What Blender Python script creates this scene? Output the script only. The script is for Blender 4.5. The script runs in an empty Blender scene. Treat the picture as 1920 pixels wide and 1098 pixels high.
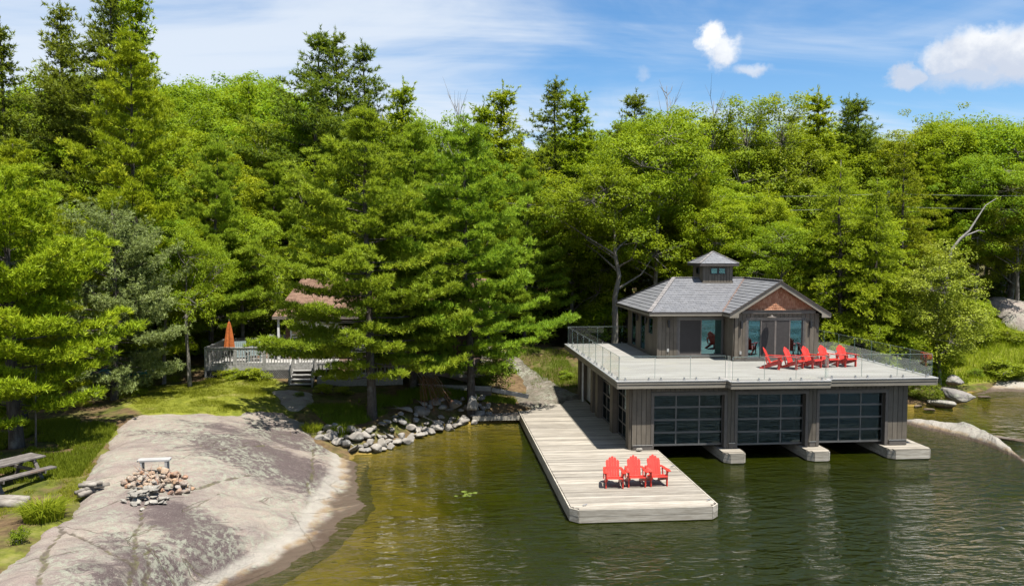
import bpy, bmesh, math, random
import numpy as np
from mathutils import Vector, Matrix

R = math.radians
random.seed(7)
scene = bpy.context.scene
COL = scene.collection

# ------------------------------------------------------------------ camera
YAW, PITCH, ROLL, FPX, CAMH = 0.0981, 0.0539, 0.0045, 1493.3, 8.70
PW, PH = 1920.0, 1098.0
_cy, _sy, _cp, _sp = math.cos(YAW), math.sin(YAW), math.cos(PITCH), math.sin(PITCH)
FW = np.array([_sy * _cp, _cy * _cp, -_sp])
_rt = np.array([_cy, -_sy, 0.0])
_up = np.cross(_rt, FW)
RT = math.cos(ROLL) * _rt + math.sin(ROLL) * _up
UP = -math.sin(ROLL) * _rt + math.cos(ROLL) * _up
CAM = np.array([0.0, 0.0, CAMH])


def ray(x, y):
    return FW + RT * (x - PW / 2) / FPX - UP * (y - PH / 2) / FPX


def atz(x, y, z):
    d = ray(x, y)
    return CAM + d * ((z - CAMH) / d[2])


def atY(x, y, Y):
    d = ray(x, y)
    return CAM + d * (Y / d[1])


cam_data = bpy.data.cameras.new("camera")
cam = bpy.data.objects.new("camera", cam_data)
COL.objects.link(cam)
cam_data.lens = FPX / PW * 36.0
cam_data.sensor_width = 36.0
cam_data.sensor_fit = 'HORIZONTAL'
cam_data.clip_end = 5000
_m = Matrix.Identity(4)
for i in range(3):
    _m[i][0], _m[i][1], _m[i][2], _m[i][3] = RT[i], UP[i], -FW[i], CAM[i]
cam.matrix_world = _m
scene.camera = cam

# ------------------------------------------------------------------ sun, sky, exposure
SUN = np.array([0.195, -0.31, 1.0])
SUN = SUN / np.linalg.norm(SUN)
sd_ = bpy.data.lights.new("sun", 'SUN')
sd_.energy = 5.0
sd_.angle = R(0.53)
sd_.color = (1.0, 0.955, 0.88)
sun = bpy.data.objects.new("sun", sd_)
COL.objects.link(sun)
sun.rotation_euler = Vector(SUN).to_track_quat('Z', 'Y').to_euler()
sun.location = (0, -20, 60)

world = bpy.data.worlds.new("World")
scene.world = world
world.use_nodes = True
wn, wl = world.node_tree.nodes, world.node_tree.links
wn.clear()


def N(nodes, typ, **kw):
    n = nodes.new(typ)
    for k, v in kw.items():
        setattr(n, k, v)
    return n


def setin(n, name, v, links=None):
    s = n.inputs[name]
    if hasattr(v, 'is_output'):
        (links or n.id_data.links).new(v, s)
    else:
        s.default_value = v


def math_(tree, op, a, b=None, c=None, clamp=False):
    n = tree.nodes.new('ShaderNodeMath')
    n.operation = op
    n.use_clamp = clamp
    for i, v in enumerate((a, b, c)):
        if v is None:
            continue
        if hasattr(v, 'is_output'):
            tree.links.new(v, n.inputs[i])
        else:
            n.inputs[i].default_value = v
    return n.outputs[0]


def mixrgb(tree, fac, a, b, blend='MIX'):
    n = tree.nodes.new('ShaderNodeMix')
    n.data_type = 'RGBA'
    n.blend_type = blend
    for s, v in ((n.inputs[0], fac), (n.inputs[6], a), (n.inputs[7], b)):
        if hasattr(v, 'is_output'):
            tree.links.new(v, s)
        elif isinstance(v, (int, float)):
            s.default_value = v
        else:
            s.default_value = (v[0], v[1], v[2], 1.0)
    return n.outputs[2]


def smooth(tree, v, lo, hi, a=0.0, b=1.0):
    n = tree.nodes.new('ShaderNodeMapRange')
    n.interpolation_type = 'SMOOTHSTEP'
    tree.links.new(v, n.inputs[0])
    n.inputs[1].default_value = lo
    n.inputs[2].default_value = hi
    n.inputs[3].default_value = a
    n.inputs[4].default_value = b
    return n.outputs[0]


def noise(tree, vec, scale, detail=4, rough=0.55, dist=0.0, dim='3D'):
    n = tree.nodes.new('ShaderNodeTexNoise')
    n.noise_dimensions = dim
    if vec is not None:
        tree.links.new(vec, n.inputs['Vector'])
    n.inputs['Scale'].default_value = scale
    n.inputs['Detail'].default_value = detail
    n.inputs['Roughness'].default_value = rough
    n.inputs['Distortion'].default_value = dist
    return n.outputs[0]


def mapping(tree, vec, loc=(0, 0, 0), rot=(0, 0, 0), scl=(1, 1, 1)):
    n = tree.nodes.new('ShaderNodeMapping')
    tree.links.new(vec, n.inputs[0])
    n.inputs[1].default_value = loc
    n.inputs[2].default_value = rot
    n.inputs[3].default_value = scl
    return n.outputs[0]


def build_world():
    t = world.node_tree
    sky = wn.new('ShaderNodeTexSky')
    sky.sky_type = 'NISHITA'
    sky.sun_disc = False
    sky.sun_elevation = math.asin(SUN[2])
    sky.sun_rotation = math.atan2(SUN[0], SUN[1])
    sky.altitude = 250
    sky.air_density = 1.0
    sky.dust_density = 0.6
    sky.ozone_density = 2.2
    tc = wn.new('ShaderNodeTexCoord').outputs['Generated']
    sep = wn.new('ShaderNodeSeparateXYZ')
    wl.new(tc, sep.inputs[0])
    X, Y, Z = sep.outputs
    # wind-drawn cirrus, laid out on a plane high above
    zz = math_(t, 'MAXIMUM', math_(t, 'ADD', Z, 0.10), 0.02)
    comb = wn.new('ShaderNodeCombineXYZ')
    wl.new(math_(t, 'DIVIDE', X, zz), comb.inputs[0])
    wl.new(math_(t, 'DIVIDE', Y, zz), comb.inputs[1])
    pl = comb.outputs[0]
    c1 = noise(t, mapping(t, pl, loc=(3.3, 1.7, 0), rot=(0, 0, R(-12)), scl=(0.5, 0.95, 1)), 1.0, 8, 0.55, 1.1)
    c2 = noise(t, mapping(t, pl, loc=(9.1, 4.2, 0), rot=(0, 0, R(-20)), scl=(0.32, 1.15, 1)), 1.2, 7, 0.58, 0.6)
    big = noise(t, mapping(t, pl, loc=(1.2, 7.7, 0), scl=(0.25, 0.25, 1)), 1.0, 2, 0.5)
    s = math_(t, 'ADD', math_(t, 'MULTIPLY', c1, 0.62), math_(t, 'MULTIPLY', c2, 0.38))
    s = math_(t, 'ADD', s, math_(t, 'MULTIPLY', math_(t, 'SUBTRACT', big, 0.5), 0.35))
    # the veil is denser towards the west (-X), where it thickens to the horizon
    s = math_(t, 'ADD', s, math_(t, 'MULTIPLY', X, -0.14))
    cir = smooth(t, s, 0.37, 0.62, 0.0, 0.88)
    low = smooth(t, Z, 0.0, 0.16, 0.40, 0.0)
    cir = math_(t, 'MAXIMUM', cir, low)
    # fair-weather cumulus: heaps repeating round the horizon every 90 degrees
    az = math_(t, 'ARCTAN2', X, Y)
    azm = math_(t, 'SUBTRACT', math_(t, 'FLOORED_MODULO', math_(t, 'ADD', az, R(20)), R(90)), R(20))
    el = math_(t, 'ARCTAN2', Z, math_(t, 'SQRT', math_(t, 'ADD', math_(t, 'MULTIPLY', X, X), math_(t, 'MULTIPLY', Y, Y))))
    cv = wn.new('ShaderNodeCombineXYZ')
    wl.new(azm, cv.inputs[0])
    wl.new(el, cv.inputs[1])
    n1 = math_(t, 'SUBTRACT', noise(t, cv.outputs[0], 34.0, 6, 0.62), 0.5)
    n2 = math_(t, 'SUBTRACT', noise(t, mapping(t, cv.outputs[0], loc=(5, 3, 1)), 34.0, 6, 0.62), 0.5)
    ax = math_(t, 'ADD', azm, math_(t, 'MULTIPLY', n1, 0.042))
    ey = math_(t, 'ADD', el, math_(t, 'MULTIPLY', n2, 0.038))

    def blob(px, py, rx, ry, soft):
        d = ray(px, py)
        d = d / np.linalg.norm(d)
        a0 = math.atan2(d[0], d[1])
        e0 = math.asin(d[2])
        u = math_(t, 'DIVIDE', math_(t, 'SUBTRACT', ax, a0), rx / FPX)
        v = math_(t, 'DIVIDE', math_(t, 'SUBTRACT', ey, e0), ry / FPX)
        r = math_(t, 'SQRT', math_(t, 'ADD', math_(t, 'MULTIPLY', u, u), math_(t, 'MULTIPLY', v, v)))
        return smooth(t, r, 1.0 + soft * .35, 1.0 - soft, 0.0, 1.0), v

    acc, shade = None, None
    for px, py, rx, ry, soft, w in ((1336, 72, 26, 30, .45, .97), (1352, 98, 32, 30, .55, .9), (1412, 130, 36, 13, .7, .7),
                                    (1704, 144, 34, 20, .45, .85), (1776, 112, 42, 30, .5, .92), (1842, 96, 70, 40, .42, .97),
                                    (1922, 104, 74, 46, .42, .97), (1842, 138, 108, 24, .7, .85), (1206, 141, 16, 9, 1.0, .3),
                                    (2010, 118, 70, 38, .3, 1)):
        m, v = blob(px, py, rx, ry, soft)
        m = math_(t, 'MULTIPLY', m, w)
        acc = m if acc is None else math_(t, 'MAXIMUM', acc, m)
    # cumulus body: brighter heads, greyer flat bases
    eb = math_(t, 'ADD', ey, math_(t, 'MULTIPLY', n1, 0.03))
    sh = smooth(t, math_(t, 'ADD', eb, math_(t, 'MULTIPLY', n2, 0.05)), 0.190, 0.245, 0.0, 1.0)
    cumc = mixrgb(t, sh, (0.27, 0.295, 0.345), (0.425, 0.43, 0.435))
    skyc = wn.new('ShaderNodeVectorMath')
    skyc.operation = 'SCALE'
    wl.new(sky.outputs[0], skyc.inputs[0])
    skyc.inputs[3].default_value = 0.069
    hs = wn.new('ShaderNodeHueSaturation')
    hs.inputs['Saturation'].default_value = 1.28
    wl.new(skyc.outputs[0], hs.inputs['Color'])
    col = mixrgb(t, cir, hs.outputs[0], (0.335, 0.365, 0.405))
    col = mixrgb(t, acc, col, cumc)
    bg = wn.new('ShaderNodeBackground')
    bg.inputs[1].default_value = 1.0
    wl.new(col, bg.inputs[0])
    out = wn.new('ShaderNodeOutputWorld')
    wl.new(bg.outputs[0], out.inputs[0])
    world.cycles.sampling_method = 'MANUAL'
    world.cycles.sample_map_resolution = 512


build_world()
scene.view_settings.view_transform = 'Standard'
scene.view_settings.look = 'None'
scene.view_settings.exposure = 1.28
scene.view_settings.gamma = 1.0
cy = scene.cycles
cy.max_bounces = 7
cy.diffuse_bounces = 4
cy.glossy_bounces = 3
cy.transmission_bounces = 4
cy.transparent_max_bounces = 12
cy.caustics_reflective = False
cy.caustics_refractive = False
cy.use_denoising = True
cy.sample_clamp_indirect = 6.0


# ------------------------------------------------------------------ helpers: objects
def tag(o, label=None, cat=None, group=None, kind=None):
    if label:
        o['label'] = label
    if cat:
        o['category'] = cat
    if group:
        o['group'] = group
    if kind:
        o['kind'] = kind
    return o


def empty(name, loc=(0, 0, 0), rz=0.0, label=None, cat=None, group=None):
    o = bpy.data.objects.new(name, None)
    o.empty_display_size = 0.3
    COL.objects.link(o)
    o.location = loc
    o.rotation_euler = (0, 0, rz)
    return tag(o, label, cat, group)


def link(name, me, parent=None, loc=(0, 0, 0), rot=(0, 0, 0), scl=(1, 1, 1), mat=None):
    if mat is not None and len(me.materials) == 0:
        me.materials.append(mat)
    o = bpy.data.objects.new(name, me)
    COL.objects.link(o)
    if parent is not None:
        o.parent = parent
    o.location = loc
    o.rotation_euler = rot
    o.scale = scl
    return o


def copy_tree(o, parent=None):
    c = o.copy()
    COL.objects.link(c)
    c.parent = parent
    for ch in list(o.children):
        copy_tree(ch, c)
    return c


class MB:
    """collects boxes, prisms and tubes into one mesh"""

    def __init__(self):
        self.v, self.f = [], []

    def quad(self, *p):
        b = len(self.v)
        self.v += [tuple(q) for q in p]
        self.f.append(tuple(range(b, b + len(p))))
        return self

    def box(self, x0, x1, y0, y1, z0, z1, M=None):
        b = len(self.v)
        P = [(x0, y0, z0), (x1, y0, z0), (x1, y1, z0), (x0, y1, z0), (x0, y0, z1), (x1, y0, z1), (x1, y1, z1), (x0, y1, z1)]
        if M is not None:
            P = [tuple(M @ Vector(p)) for p in P]
        self.v += P
        for q in ((0, 3, 2, 1), (4, 5, 6, 7), (0, 1, 5, 4), (1, 2, 6, 5), (2, 3, 7, 6), (3, 0, 4, 7)):
            self.f.append(tuple(b + i for i in q))
        return self

    def prism(self, pts, axis, a0, a1):
        """pts: outline in the plane normal to axis ('x','y','z'), extruded a0..a1"""
        b = len(self.v)
        n = len(pts)
        for a in (a0, a1):
            for (u, w) in pts:
                self.v.append((a, u, w) if axis == 'x' else (u, a, w) if axis == 'y' else (u, w, a))
        self.f.append(tuple(range(b, b + n)))
        self.f.append(tuple(range(b + 2 * n - 1, b + n - 1, -1)))
        for i in range(n):
            j = (i + 1) % n
            self.f.append((b + i, b + n + i, b + n + j, b + j))
        return self

    def beam(self, p0, p1, w, h, up=(0, 0, 1)):
        p0, p1 = Vector(p0), Vector(p1)
        d = (p1 - p0)
        L = d.length
        d.normalize()
        s = d.cross(Vector(up))
        if s.length < 1e-4:
            s = d.cross(Vector((1, 0, 0)))
        s.normalize()
        u = s.cross(d)
        M = Matrix((s, d, u)).transposed().to_4x4()
        M.translation = p0
        return self.box(-w / 2, w / 2, 0, L, -h / 2, h / 2, M)

    def tube(self, pts, rad, n=6, cap=True):
        pts = [Vector(p) for p in pts]
        b = len(self.v)
        m = len(pts)
        ref = None
        for i, p in enumerate(pts):
            d = (pts[min(i + 1, m - 1)] - pts[max(i - 1, 0)])
            if d.length < 1e-6:
                d = Vector((0, 0, 1))
            d.normalize()
            if ref is None:
                ref = d.orthogonal().normalized()
            ref = (ref - d * ref.dot(d))
            ref = ref.normalized() if ref.length > 1e-5 else d.orthogonal().normalized()
            o = d.cross(ref)
            r = rad[i] if hasattr(rad, '__len__') else rad
            for k in range(n):
                a = 2 * math.pi * k / n
                self.v.append(tuple(p + (ref * math.cos(a) + o * math.sin(a)) * r))
        for i in range(m - 1):
            for k in range(n):
                k2 = (k + 1) % n
                self.f.append((b + i * n + k, b + i * n + k2, b + (i + 1) * n + k2, b + (i + 1) * n + k))
        if cap:
            self.f.append(tuple(range(b + n - 1, b - 1, -1)))
            self.f.append(tuple(range(b + (m - 1) * n, b + m * n)))
        return self

    def mesh(self, name, mat=None, smooth_=False, recalc=True):
        me = bpy.data.meshes.new(name)
        me.from_pydata(self.v, [], self.f)
        if recalc:
            bm = bmesh.new()
            bm.from_mesh(me)
            bmesh.ops.recalc_face_normals(bm, faces=bm.faces)
            bm.to_mesh(me)
            bm.free()
        if mat is not None:
            me.materials.append(mat)
        if smooth_:
            me.polygons.foreach_set('use_smooth', [True] * len(me.polygons))
        me.update()
        return me

    def build(self, name, mat, parent=None, loc=(0, 0, 0), rot=(0, 0, 0), smooth_=False):
        return link(name, self.mesh(name, mat, smooth_), parent, loc, rot)


def fast_mesh(name, V, k, mat, tone=None, smooth_=False, faces=None):
    """V: (n,3); faces of k corners each, unshared unless faces is given"""
    V = np.ascontiguousarray(V, dtype=np.float32)
    n = len(V)
    F = np.arange(n, dtype=np.int32).reshape(-1, k) if faces is None else np.ascontiguousarray(faces, dtype=np.int32)
    m = len(F)
    me = bpy.data.meshes.new(name)
    me.vertices.add(n)
    me.vertices.foreach_set('co', V.ravel())
    me.loops.add(m * k)
    me.loops.foreach_set('vertex_index', F.ravel())
    me.polygons.add(m)
    me.polygons.foreach_set('loop_start', np.arange(0, m * k, k, dtype=np.int32))
    me.polygons.foreach_set('use_smooth', np.full(m, smooth_, dtype=bool))
    if tone is not None:
        at = me.attributes.new('tone', 'FLOAT', 'FACE')
        at.data.foreach_set('value', np.ascontiguousarray(tone, dtype=np.float32))
    me.update(calc_edges=True)
    me.materials.append(mat)
    return me


_box_cache = {}


def box_mesh(mat, bevel=0.0):
    """unit cube centred on the origin, scaled by its object; shared between alike pieces"""
    key = mat.name
    if key not in _box_cache:
        _box_cache[key] = MB().box(-.5, .5, -.5, .5, -.5, .5).mesh('board_' + mat.name, mat)
    return _box_cache[key]


def piece(name, parent, mat, x0, x1, y0, y1, z0, z1, rot=(0, 0, 0)):
    """a box piece of its own: shares one mesh between alike pieces"""
    return link(name, box_mesh(mat), parent, ((x0 + x1) / 2, (y0 + y1) / 2, (z0 + z1) / 2), rot, (x1 - x0, y1 - y0, z1 - z0))


# ------------------------------------------------------------------ helpers: numpy noise
_rs = np.random.RandomState(3)
_perm = _rs.rand(256, 256)


def vnoise(x, y):
    xi, yi = np.floor(x).astype(int), np.floor(y).astype(int)
    xf, yf = x - xi, y - yi
    u, v = xf * xf * (3 - 2 * xf), yf * yf * (3 - 2 * yf)
    g = lambda a, b: _perm[a & 255, b & 255]
    return (g(xi, yi) * (1 - u) + g(xi + 1, yi) * u) * (1 - v) + (g(xi, yi + 1) * (1 - u) + g(xi + 1, yi + 1) * u) * v


def fbm(x, y, o=4):
    s, a = 0, .5
    for i in range(o):
        s = s + a * (vnoise(x * 2 ** i + 17.3 * i, y * 2 ** i + 9.1 * i) - .5)
        a *= .5
    return s


def inside(poly, X, Y):
    poly = np.asarray(poly)[:, :2]
    r = np.zeros(X.shape, bool)
    j = len(poly) - 1
    for i in range(len(poly)):
        (xi, yi), (xj, yj) = poly[i], poly[j]
        c = ((yi > Y) != (yj > Y)) & (X < (xj - xi) * (Y - yi) / (yj - yi + 1e-12) + xi)
        r ^= c
        j = i
    return r


def polydist(poly, X, Y, closed=True):
    poly = np.asarray(poly)[:, :2]
    d = np.full(X.shape, 1e9)
    n = len(poly)
    for i in range(n if closed else n - 1):
        a, b = poly[i], poly[(i + 1) % n]
        ab = b - a
        t = np.clip(((X - a[0]) * ab[0] + (Y - a[1]) * ab[1]) / (ab @ ab + 1e-12), 0, 1)
        d = np.minimum(d, np.hypot(X - a[0] - t * ab[0], Y - a[1] - t * ab[1]))
    return d


def sdist(poly, X, Y):
    return np.where(inside(poly, X, Y), 1, -1) * polydist(poly, X, Y)


def sstep(x, a, b):
    t = np.clip((x - a) / (b - a), 0, 1)
    return t * t * (3 - 2 * t)


# ------------------------------------------------------------------ materials
def material(name):
    m = bpy.data.materials.new(name)
    m.use_nodes = True
    t = m.node_tree
    t.nodes.clear()
    out = t.nodes.new('ShaderNodeOutputMaterial')
    return m, t, out


def principled(t, col, rough=0.6, spec=0.4, normal=None, metal=0.0):
    b = t.nodes.new('ShaderNodeBsdfPrincipled')
    for nme, v in (('Base Color', col), ('Roughness', rough), ('Specular IOR Level', spec), ('Metallic', metal)):
        if hasattr(v, 'is_output'):
            t.links.new(v, b.inputs[nme])
        elif nme == 'Base Color':
            b.inputs[nme].default_value = (*v, 1)
        else:
            b.inputs[nme].default_value = v
    if normal is not None:
        t.links.new(normal, b.inputs['Normal'])
    return b.outputs[0]


def bump(t, h, strength=0.3, dist=0.02):
    b = t.nodes.new('ShaderNodeBump')
    b.inputs['Strength'].default_value = strength
    b.inputs['Distance'].default_value = dist
    t.links.new(h, b.inputs['Height'])
    return b.outputs[0]


def objcoord(t):
    return t.nodes.new('ShaderNodeTexCoord').outputs['Object']


def geopos(t):
    return t.nodes.new('ShaderNodeNewGeometry').outputs['Position']


def objrand(t):
    return t.nodes.new('ShaderNodeObjectInfo').outputs['Random']


def m_plain(name, col, rough=0.5, spec=0.4, var=0.10, scale=6.0, metal=0.0, bmp=0.1):
    """painted or solid surface with slight soiling and grain"""
    m, t, out = material(name)
    p = geopos(t)
    n = noise(t, p, scale, 5, 0.6)
    dk = tuple(c * (1 - 2.2 * var) for c in col)
    lt = tuple(min(1, c * (1 + 1.2 * var)) for c in col)
    c = mixrgb(t, smooth(t, n, .3, .7), dk, lt)
    c = mixrgb(t, math_(t, 'MULTIPLY', objrand(t), .5), c, tuple(x * (1 - 1.6 * var) for x in col))
    t.links.new(principled(t, c, rough, spec, bump(t, noise(t, p, scale * 6, 3), bmp, .01), metal), out.inputs[0])
    return m


def m_wood(name, col, col2, grain=(1, 14, 14), rough=0.75, rand=0.5, stain=None):
    """weathered boards: grain along local/world x by default"""
    m, t, out = material(name)
    p = geopos(t)
    r = objrand(t)
    off = t.nodes.new('ShaderNodeVectorMath')
    off.operation = 'ADD'
    t.links.new(p, off.inputs[0])
    cb = t.nodes.new('ShaderNodeCombineXYZ')
    t.links.new(math_(t, 'MULTIPLY', r, 37.0), cb.inputs[0])
    t.links.new(math_(t, 'MULTIPLY', r, 11.0), cb.inputs[2])
    t.links.new(cb.outputs[0], off.inputs[1])
    g = noise(t, mapping(t, off.outputs[0], scl=grain), 1.6, 6, 0.65)
    big = noise(t, mapping(t, off.outputs[0], scl=(.35, 1.2, 1.2)), 1.0, 4, 0.6)
    c = mixrgb(t, smooth(t, g, .32, .68), col, col2)
    c = mixrgb(t, smooth(t, big, .38, .7, 0, .55), c, tuple(x * .62 for x in col))
    tone = t.nodes.new('ShaderNodeHueSaturation')
    t.links.new(c, tone.inputs['Color'])
    t.links.new(math_(t, 'ADD', math_(t, 'MULTIPLY', r, rand), 1 - rand * .5), tone.inputs['Value'])
    c = tone.outputs[0]
    if stain:
        s = noise(t, p, .9, 5, .65)
        c = mixrgb(t, smooth(t, s, .56, .7, 0, .6), c, stain)
    t.links.new(principled(t, c, rough, .25, bump(t, g, .35, .01)), out.inputs[0])
    return m


def m_leaf(name, dark, light, trans=0.35, rand=0.35, huevar=0.05, rough=0.5, tip=None):
    m, t, out = material(name)
    at = t.nodes.new('ShaderNodeAttribute')
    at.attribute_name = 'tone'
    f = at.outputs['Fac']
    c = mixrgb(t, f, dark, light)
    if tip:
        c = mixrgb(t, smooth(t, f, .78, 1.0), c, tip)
    r = objrand(t)
    hs = t.nodes.new('ShaderNodeHueSaturation')
    t.links.new(c, hs.inputs['Color'])
    t.links.new(math_(t, 'ADD', math_(t, 'MULTIPLY', r, huevar), .5 - huevar / 2), hs.inputs['Hue'])
    r2 = math_(t, 'FRACT', math_(t, 'MULTIPLY', r, 7.31))
    t.links.new(math_(t, 'ADD', math_(t, 'MULTIPLY', r2, rand), 1 - rand / 2), hs.inputs['Value'])
    c = hs.outputs[0]
    b = principled(t, c, rough, .12)
    tr = t.nodes.new('ShaderNodeBsdfTranslucent')
    t.links.new(mixrgb(t, .5, c, (.23, .28, .006), 'MIX'), tr.inputs[0])
    mx = t.nodes.new('ShaderNodeMixShader')
    mx.inputs[0].default_value = trans
    t.links.new(b, mx.inputs[1])
    t.links.new(tr.outputs[0], mx.inputs[2])
    t.links.new(mx.outputs[0], out.inputs[0])
    return m


def m_bark(name, a, b, lich=(.32, .33, .28)):
    m, t, out = material(name)
    p = geopos(t)
    g = noise(t, mapping(t, p, scl=(9, 9, 1.6)), 1.5, 6, .7)
    c = mixrgb(t, smooth(t, g, .3, .7), a, b)
    l = noise(t, p, 2.3, 5, .6)
    c = mixrgb(t, smooth(t, l, .5, .72, 0, .7), c, lich)
    t.links.new(principled(t, c, .9, .1, bump(t, g, .9, .03)), out.inputs[0])
    return m


def m_glass(name, tint, refl0=0.05, refl1=0.9, rough=0.0, wav=0.0, rcol=(.92, .97, 1)):
    """pane: tinted see-through with mirror reflection growing towards grazing view"""
    m, t, out = material(name)
    lw = t.nodes.new('ShaderNodeLayerWeight')
    lw.inputs[0].default_value = .35
    tb = t.nodes.new('ShaderNodeBsdfTransparent')
    tb.inputs[0].default_value = (*tint, 1)
    gl = t.nodes.new('ShaderNodeBsdfGlossy')
    gl.inputs['Roughness'].default_value = rough
    gl.inputs[0].default_value = (*rcol, 1)
    if wav:
        nb = bump(t, noise(t, geopos(t), 1.4, 2, .5), wav, .02)
        t.links.new(nb, gl.inputs['Normal'])
    f = math_(t, 'ADD', math_(t, 'MULTIPLY', lw.outputs['Fresnel'], refl1 - refl0), refl0, clamp=True)
    mx = t.nodes.new('ShaderNodeMixShader')
    t.links.new(f, mx.inputs[0])
    t.links.new(tb.outputs[0], mx.inputs[1])
    t.links.new(gl.outputs[0], mx.inputs[2])
    t.links.new(mx.outputs[0], out.inputs[0])
    return m


def m_granite(name, a=(.222, .186, .150), b=(.146, .116, .102), lichen=True, patch=True, waterline=True, seed=0.0):
    m, t, out = material(name)
    p = geopos(t)
    pm = mapping(t, p, loc=(seed, seed * .7, 0), rot=(0, 0, R(-38)))
    n1 = noise(t, mapping(t, pm, scl=(.32, .8, .8)), 1.0, 6, .62, .6)
    n2 = noise(t, mapping(t, pm, scl=(.9, 3.0, 2)), 1.3, 6, .68, .8)
    c = mixrgb(t, smooth(t, n1, .38, .64), a, b)
    c = mixrgb(t, smooth(t, n2, .45, .72, 0, .55), c, (.245, .222, .188))
    c = mixrgb(t, smooth(t, noise(t, pm, .8, 5, .7), .52, .68, 0, .5), c, (.185, .138, .122))
    if patch:
        at = t.nodes.new('ShaderNodeAttribute')
        at.attribute_name = 'dark'
        d = math_(t, 'ADD', at.outputs['Fac'], math_(t, 'MULTIPLY', math_(t, 'SUBTRACT', noise(t, mapping(t, pm, scl=(.6, 2.2, 1)), 1.8, 9, .74, .5), .5), 1.7))
        c = mixrgb(t, smooth(t, d, .20, .52, 0, .96), c, (.062, .045, .043))
        pale = math_(t, 'MULTIPLY', at.outputs['Fac'], 1.0)
    if lichen:
        l = noise(t, p, 5.5, 8, .75)
        lm = noise(t, mapping(t, p, loc=(4, 2, 0)), .45, 4, .6)
        fac = math_(t, 'MULTIPLY', smooth(t, l, .47, .56), smooth(t, lm, .40, .58))
        c = mixrgb(t, math_(t, 'MULTIPLY', fac, .75), c, (.215, .225, .170))
    sp = noise(t, p, 46, 3, .7)
    c = mixrgb(t, smooth(t, sp, .50, .66, 0, .45), c, (.07, .058, .055))
    c = mixrgb(t, smooth(t, noise(t, mapping(t, p, loc=(7, 7, 7)), 31, 4, .75), .54, .68, 0, .45), c, (.32, .29, .25))
    c = mixrgb(t, smooth(t, noise(t, mapping(t, pm, scl=(.7, 7, 3)), 2.2, 6, .7), .54, .68, 0, .4), c, (.10, .085, .075))
    vr = t.nodes.new('ShaderNodeTexVoronoi')
    vr.feature = 'DISTANCE_TO_EDGE'
    vr.inputs['Scale'].default_value = .17
    t.links.new(mapping(t, pm, scl=(1, 1.8, 1)), vr.inputs['Vector'])
    wob = math_(t, 'ADD', vr.outputs['Distance'], math_(t, 'MULTIPLY', math_(t, 'SUBTRACT', noise(t, p, 1.1, 5), .5), .05))
    crack = smooth(t, math_(t, 'ABSOLUTE', wob), .0030, .0, 0, 1)
    c = mixrgb(t, math_(t, 'MULTIPLY', crack, .6), c, (.075, .065, .035))
    if patch:
        ak = t.nodes.new('ShaderNodeAttribute')
        ak.attribute_name = 'crack'
        moss = mixrgb(t, smooth(t, noise(t, p, 3.0, 5, .6), .42, .6), (.045, .034, .024), (.070, .066, .024))
        c = mixrgb(t, smooth(t, math_(t, 'MULTIPLY', ak.outputs['Fac'], math_(t, 'ADD', noise(t, p, 2.4, 5, .7), .42)), .30, .62, 0, .75), c, moss)
    if waterline:
        sx = t.nodes.new('ShaderNodeSeparateXYZ')
        t.links.new(p, sx.inputs[0])
        zz = math_(t, 'ADD', sx.outputs[2], math_(t, 'MULTIPLY', math_(t, 'SUBTRACT', noise(t, p, .8, 4), .5), .16))
        # bleached band above the usual water level, rusty algae below it
        c = mixrgb(t, math_(t, 'MULTIPLY', smooth(t, zz, .12, .20), smooth(t, zz, .46, .30, 0, .75)), c, (.255, .235, .200))
        c = mixrgb(t, math_(t, 'MULTIPLY', smooth(t, zz, .05, .13), math_(t, 'MULTIPLY', smooth(t, zz, .24, .16, 0, .6), smooth(t, noise(t, p, 1.3, 4, .6), .40, .62))), c, (.17, .105, .038))
        c = mixrgb(t, smooth(t, zz, .15, .06, 0, .9), c, (.055, .036, .022))
    h = math_(t, 'ADD', math_(t, 'ADD', noise(t, p, 6, 7, .7), math_(t, 'MULTIPLY', n2, 2.5)), math_(t, 'MULTIPLY', crack, -.8))
    t.links.new(principled(t, c, .85, .25, bump(t, h, .7, .07)), out.inputs[0])
    return m


def m_stone(name, cols):
    """loose stones: each takes its own tone"""
    m, t, out = material(name)
    p = objcoord(t)
    r = objrand(t)
    ramp = t.nodes.new('ShaderNodeValToRGB')
    ramp.color_ramp.interpolation = 'LINEAR'
    while len(ramp.color_ramp.elements) < len(cols):
        ramp.color_ramp.elements.new(.5)
    for i, cc in enumerate(cols):
        ramp.color_ramp.elements[i].position = i / (len(cols) - 1)
        ramp.color_ramp.elements[i].color = (*cc, 1)
    t.links.new(r, ramp.inputs[0])
    n = noise(t, p, 2.6, 6, .7)
    c = mixrgb(t, smooth(t, n, .35, .7, 0, .6), ramp.outputs[0], (.20, .18, .16))
    c = mixrgb(t, smooth(t, noise(t, mapping(t, p, loc=(3, 3, 3)), 3.5, 7, .75), .54, .64, 0, .5), c, (.46, .46, .40))
    c = mixrgb(t, smooth(t, noise(t, p, 30, 3, .7), .55, .75, 0, .4), c, (.10, .09, .08))
    t.links.new(principled(t, c, .9, .2, bump(t, noise(t, p, 7, 6, .7), .6, .04)), out.inputs[0])
    return m


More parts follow.
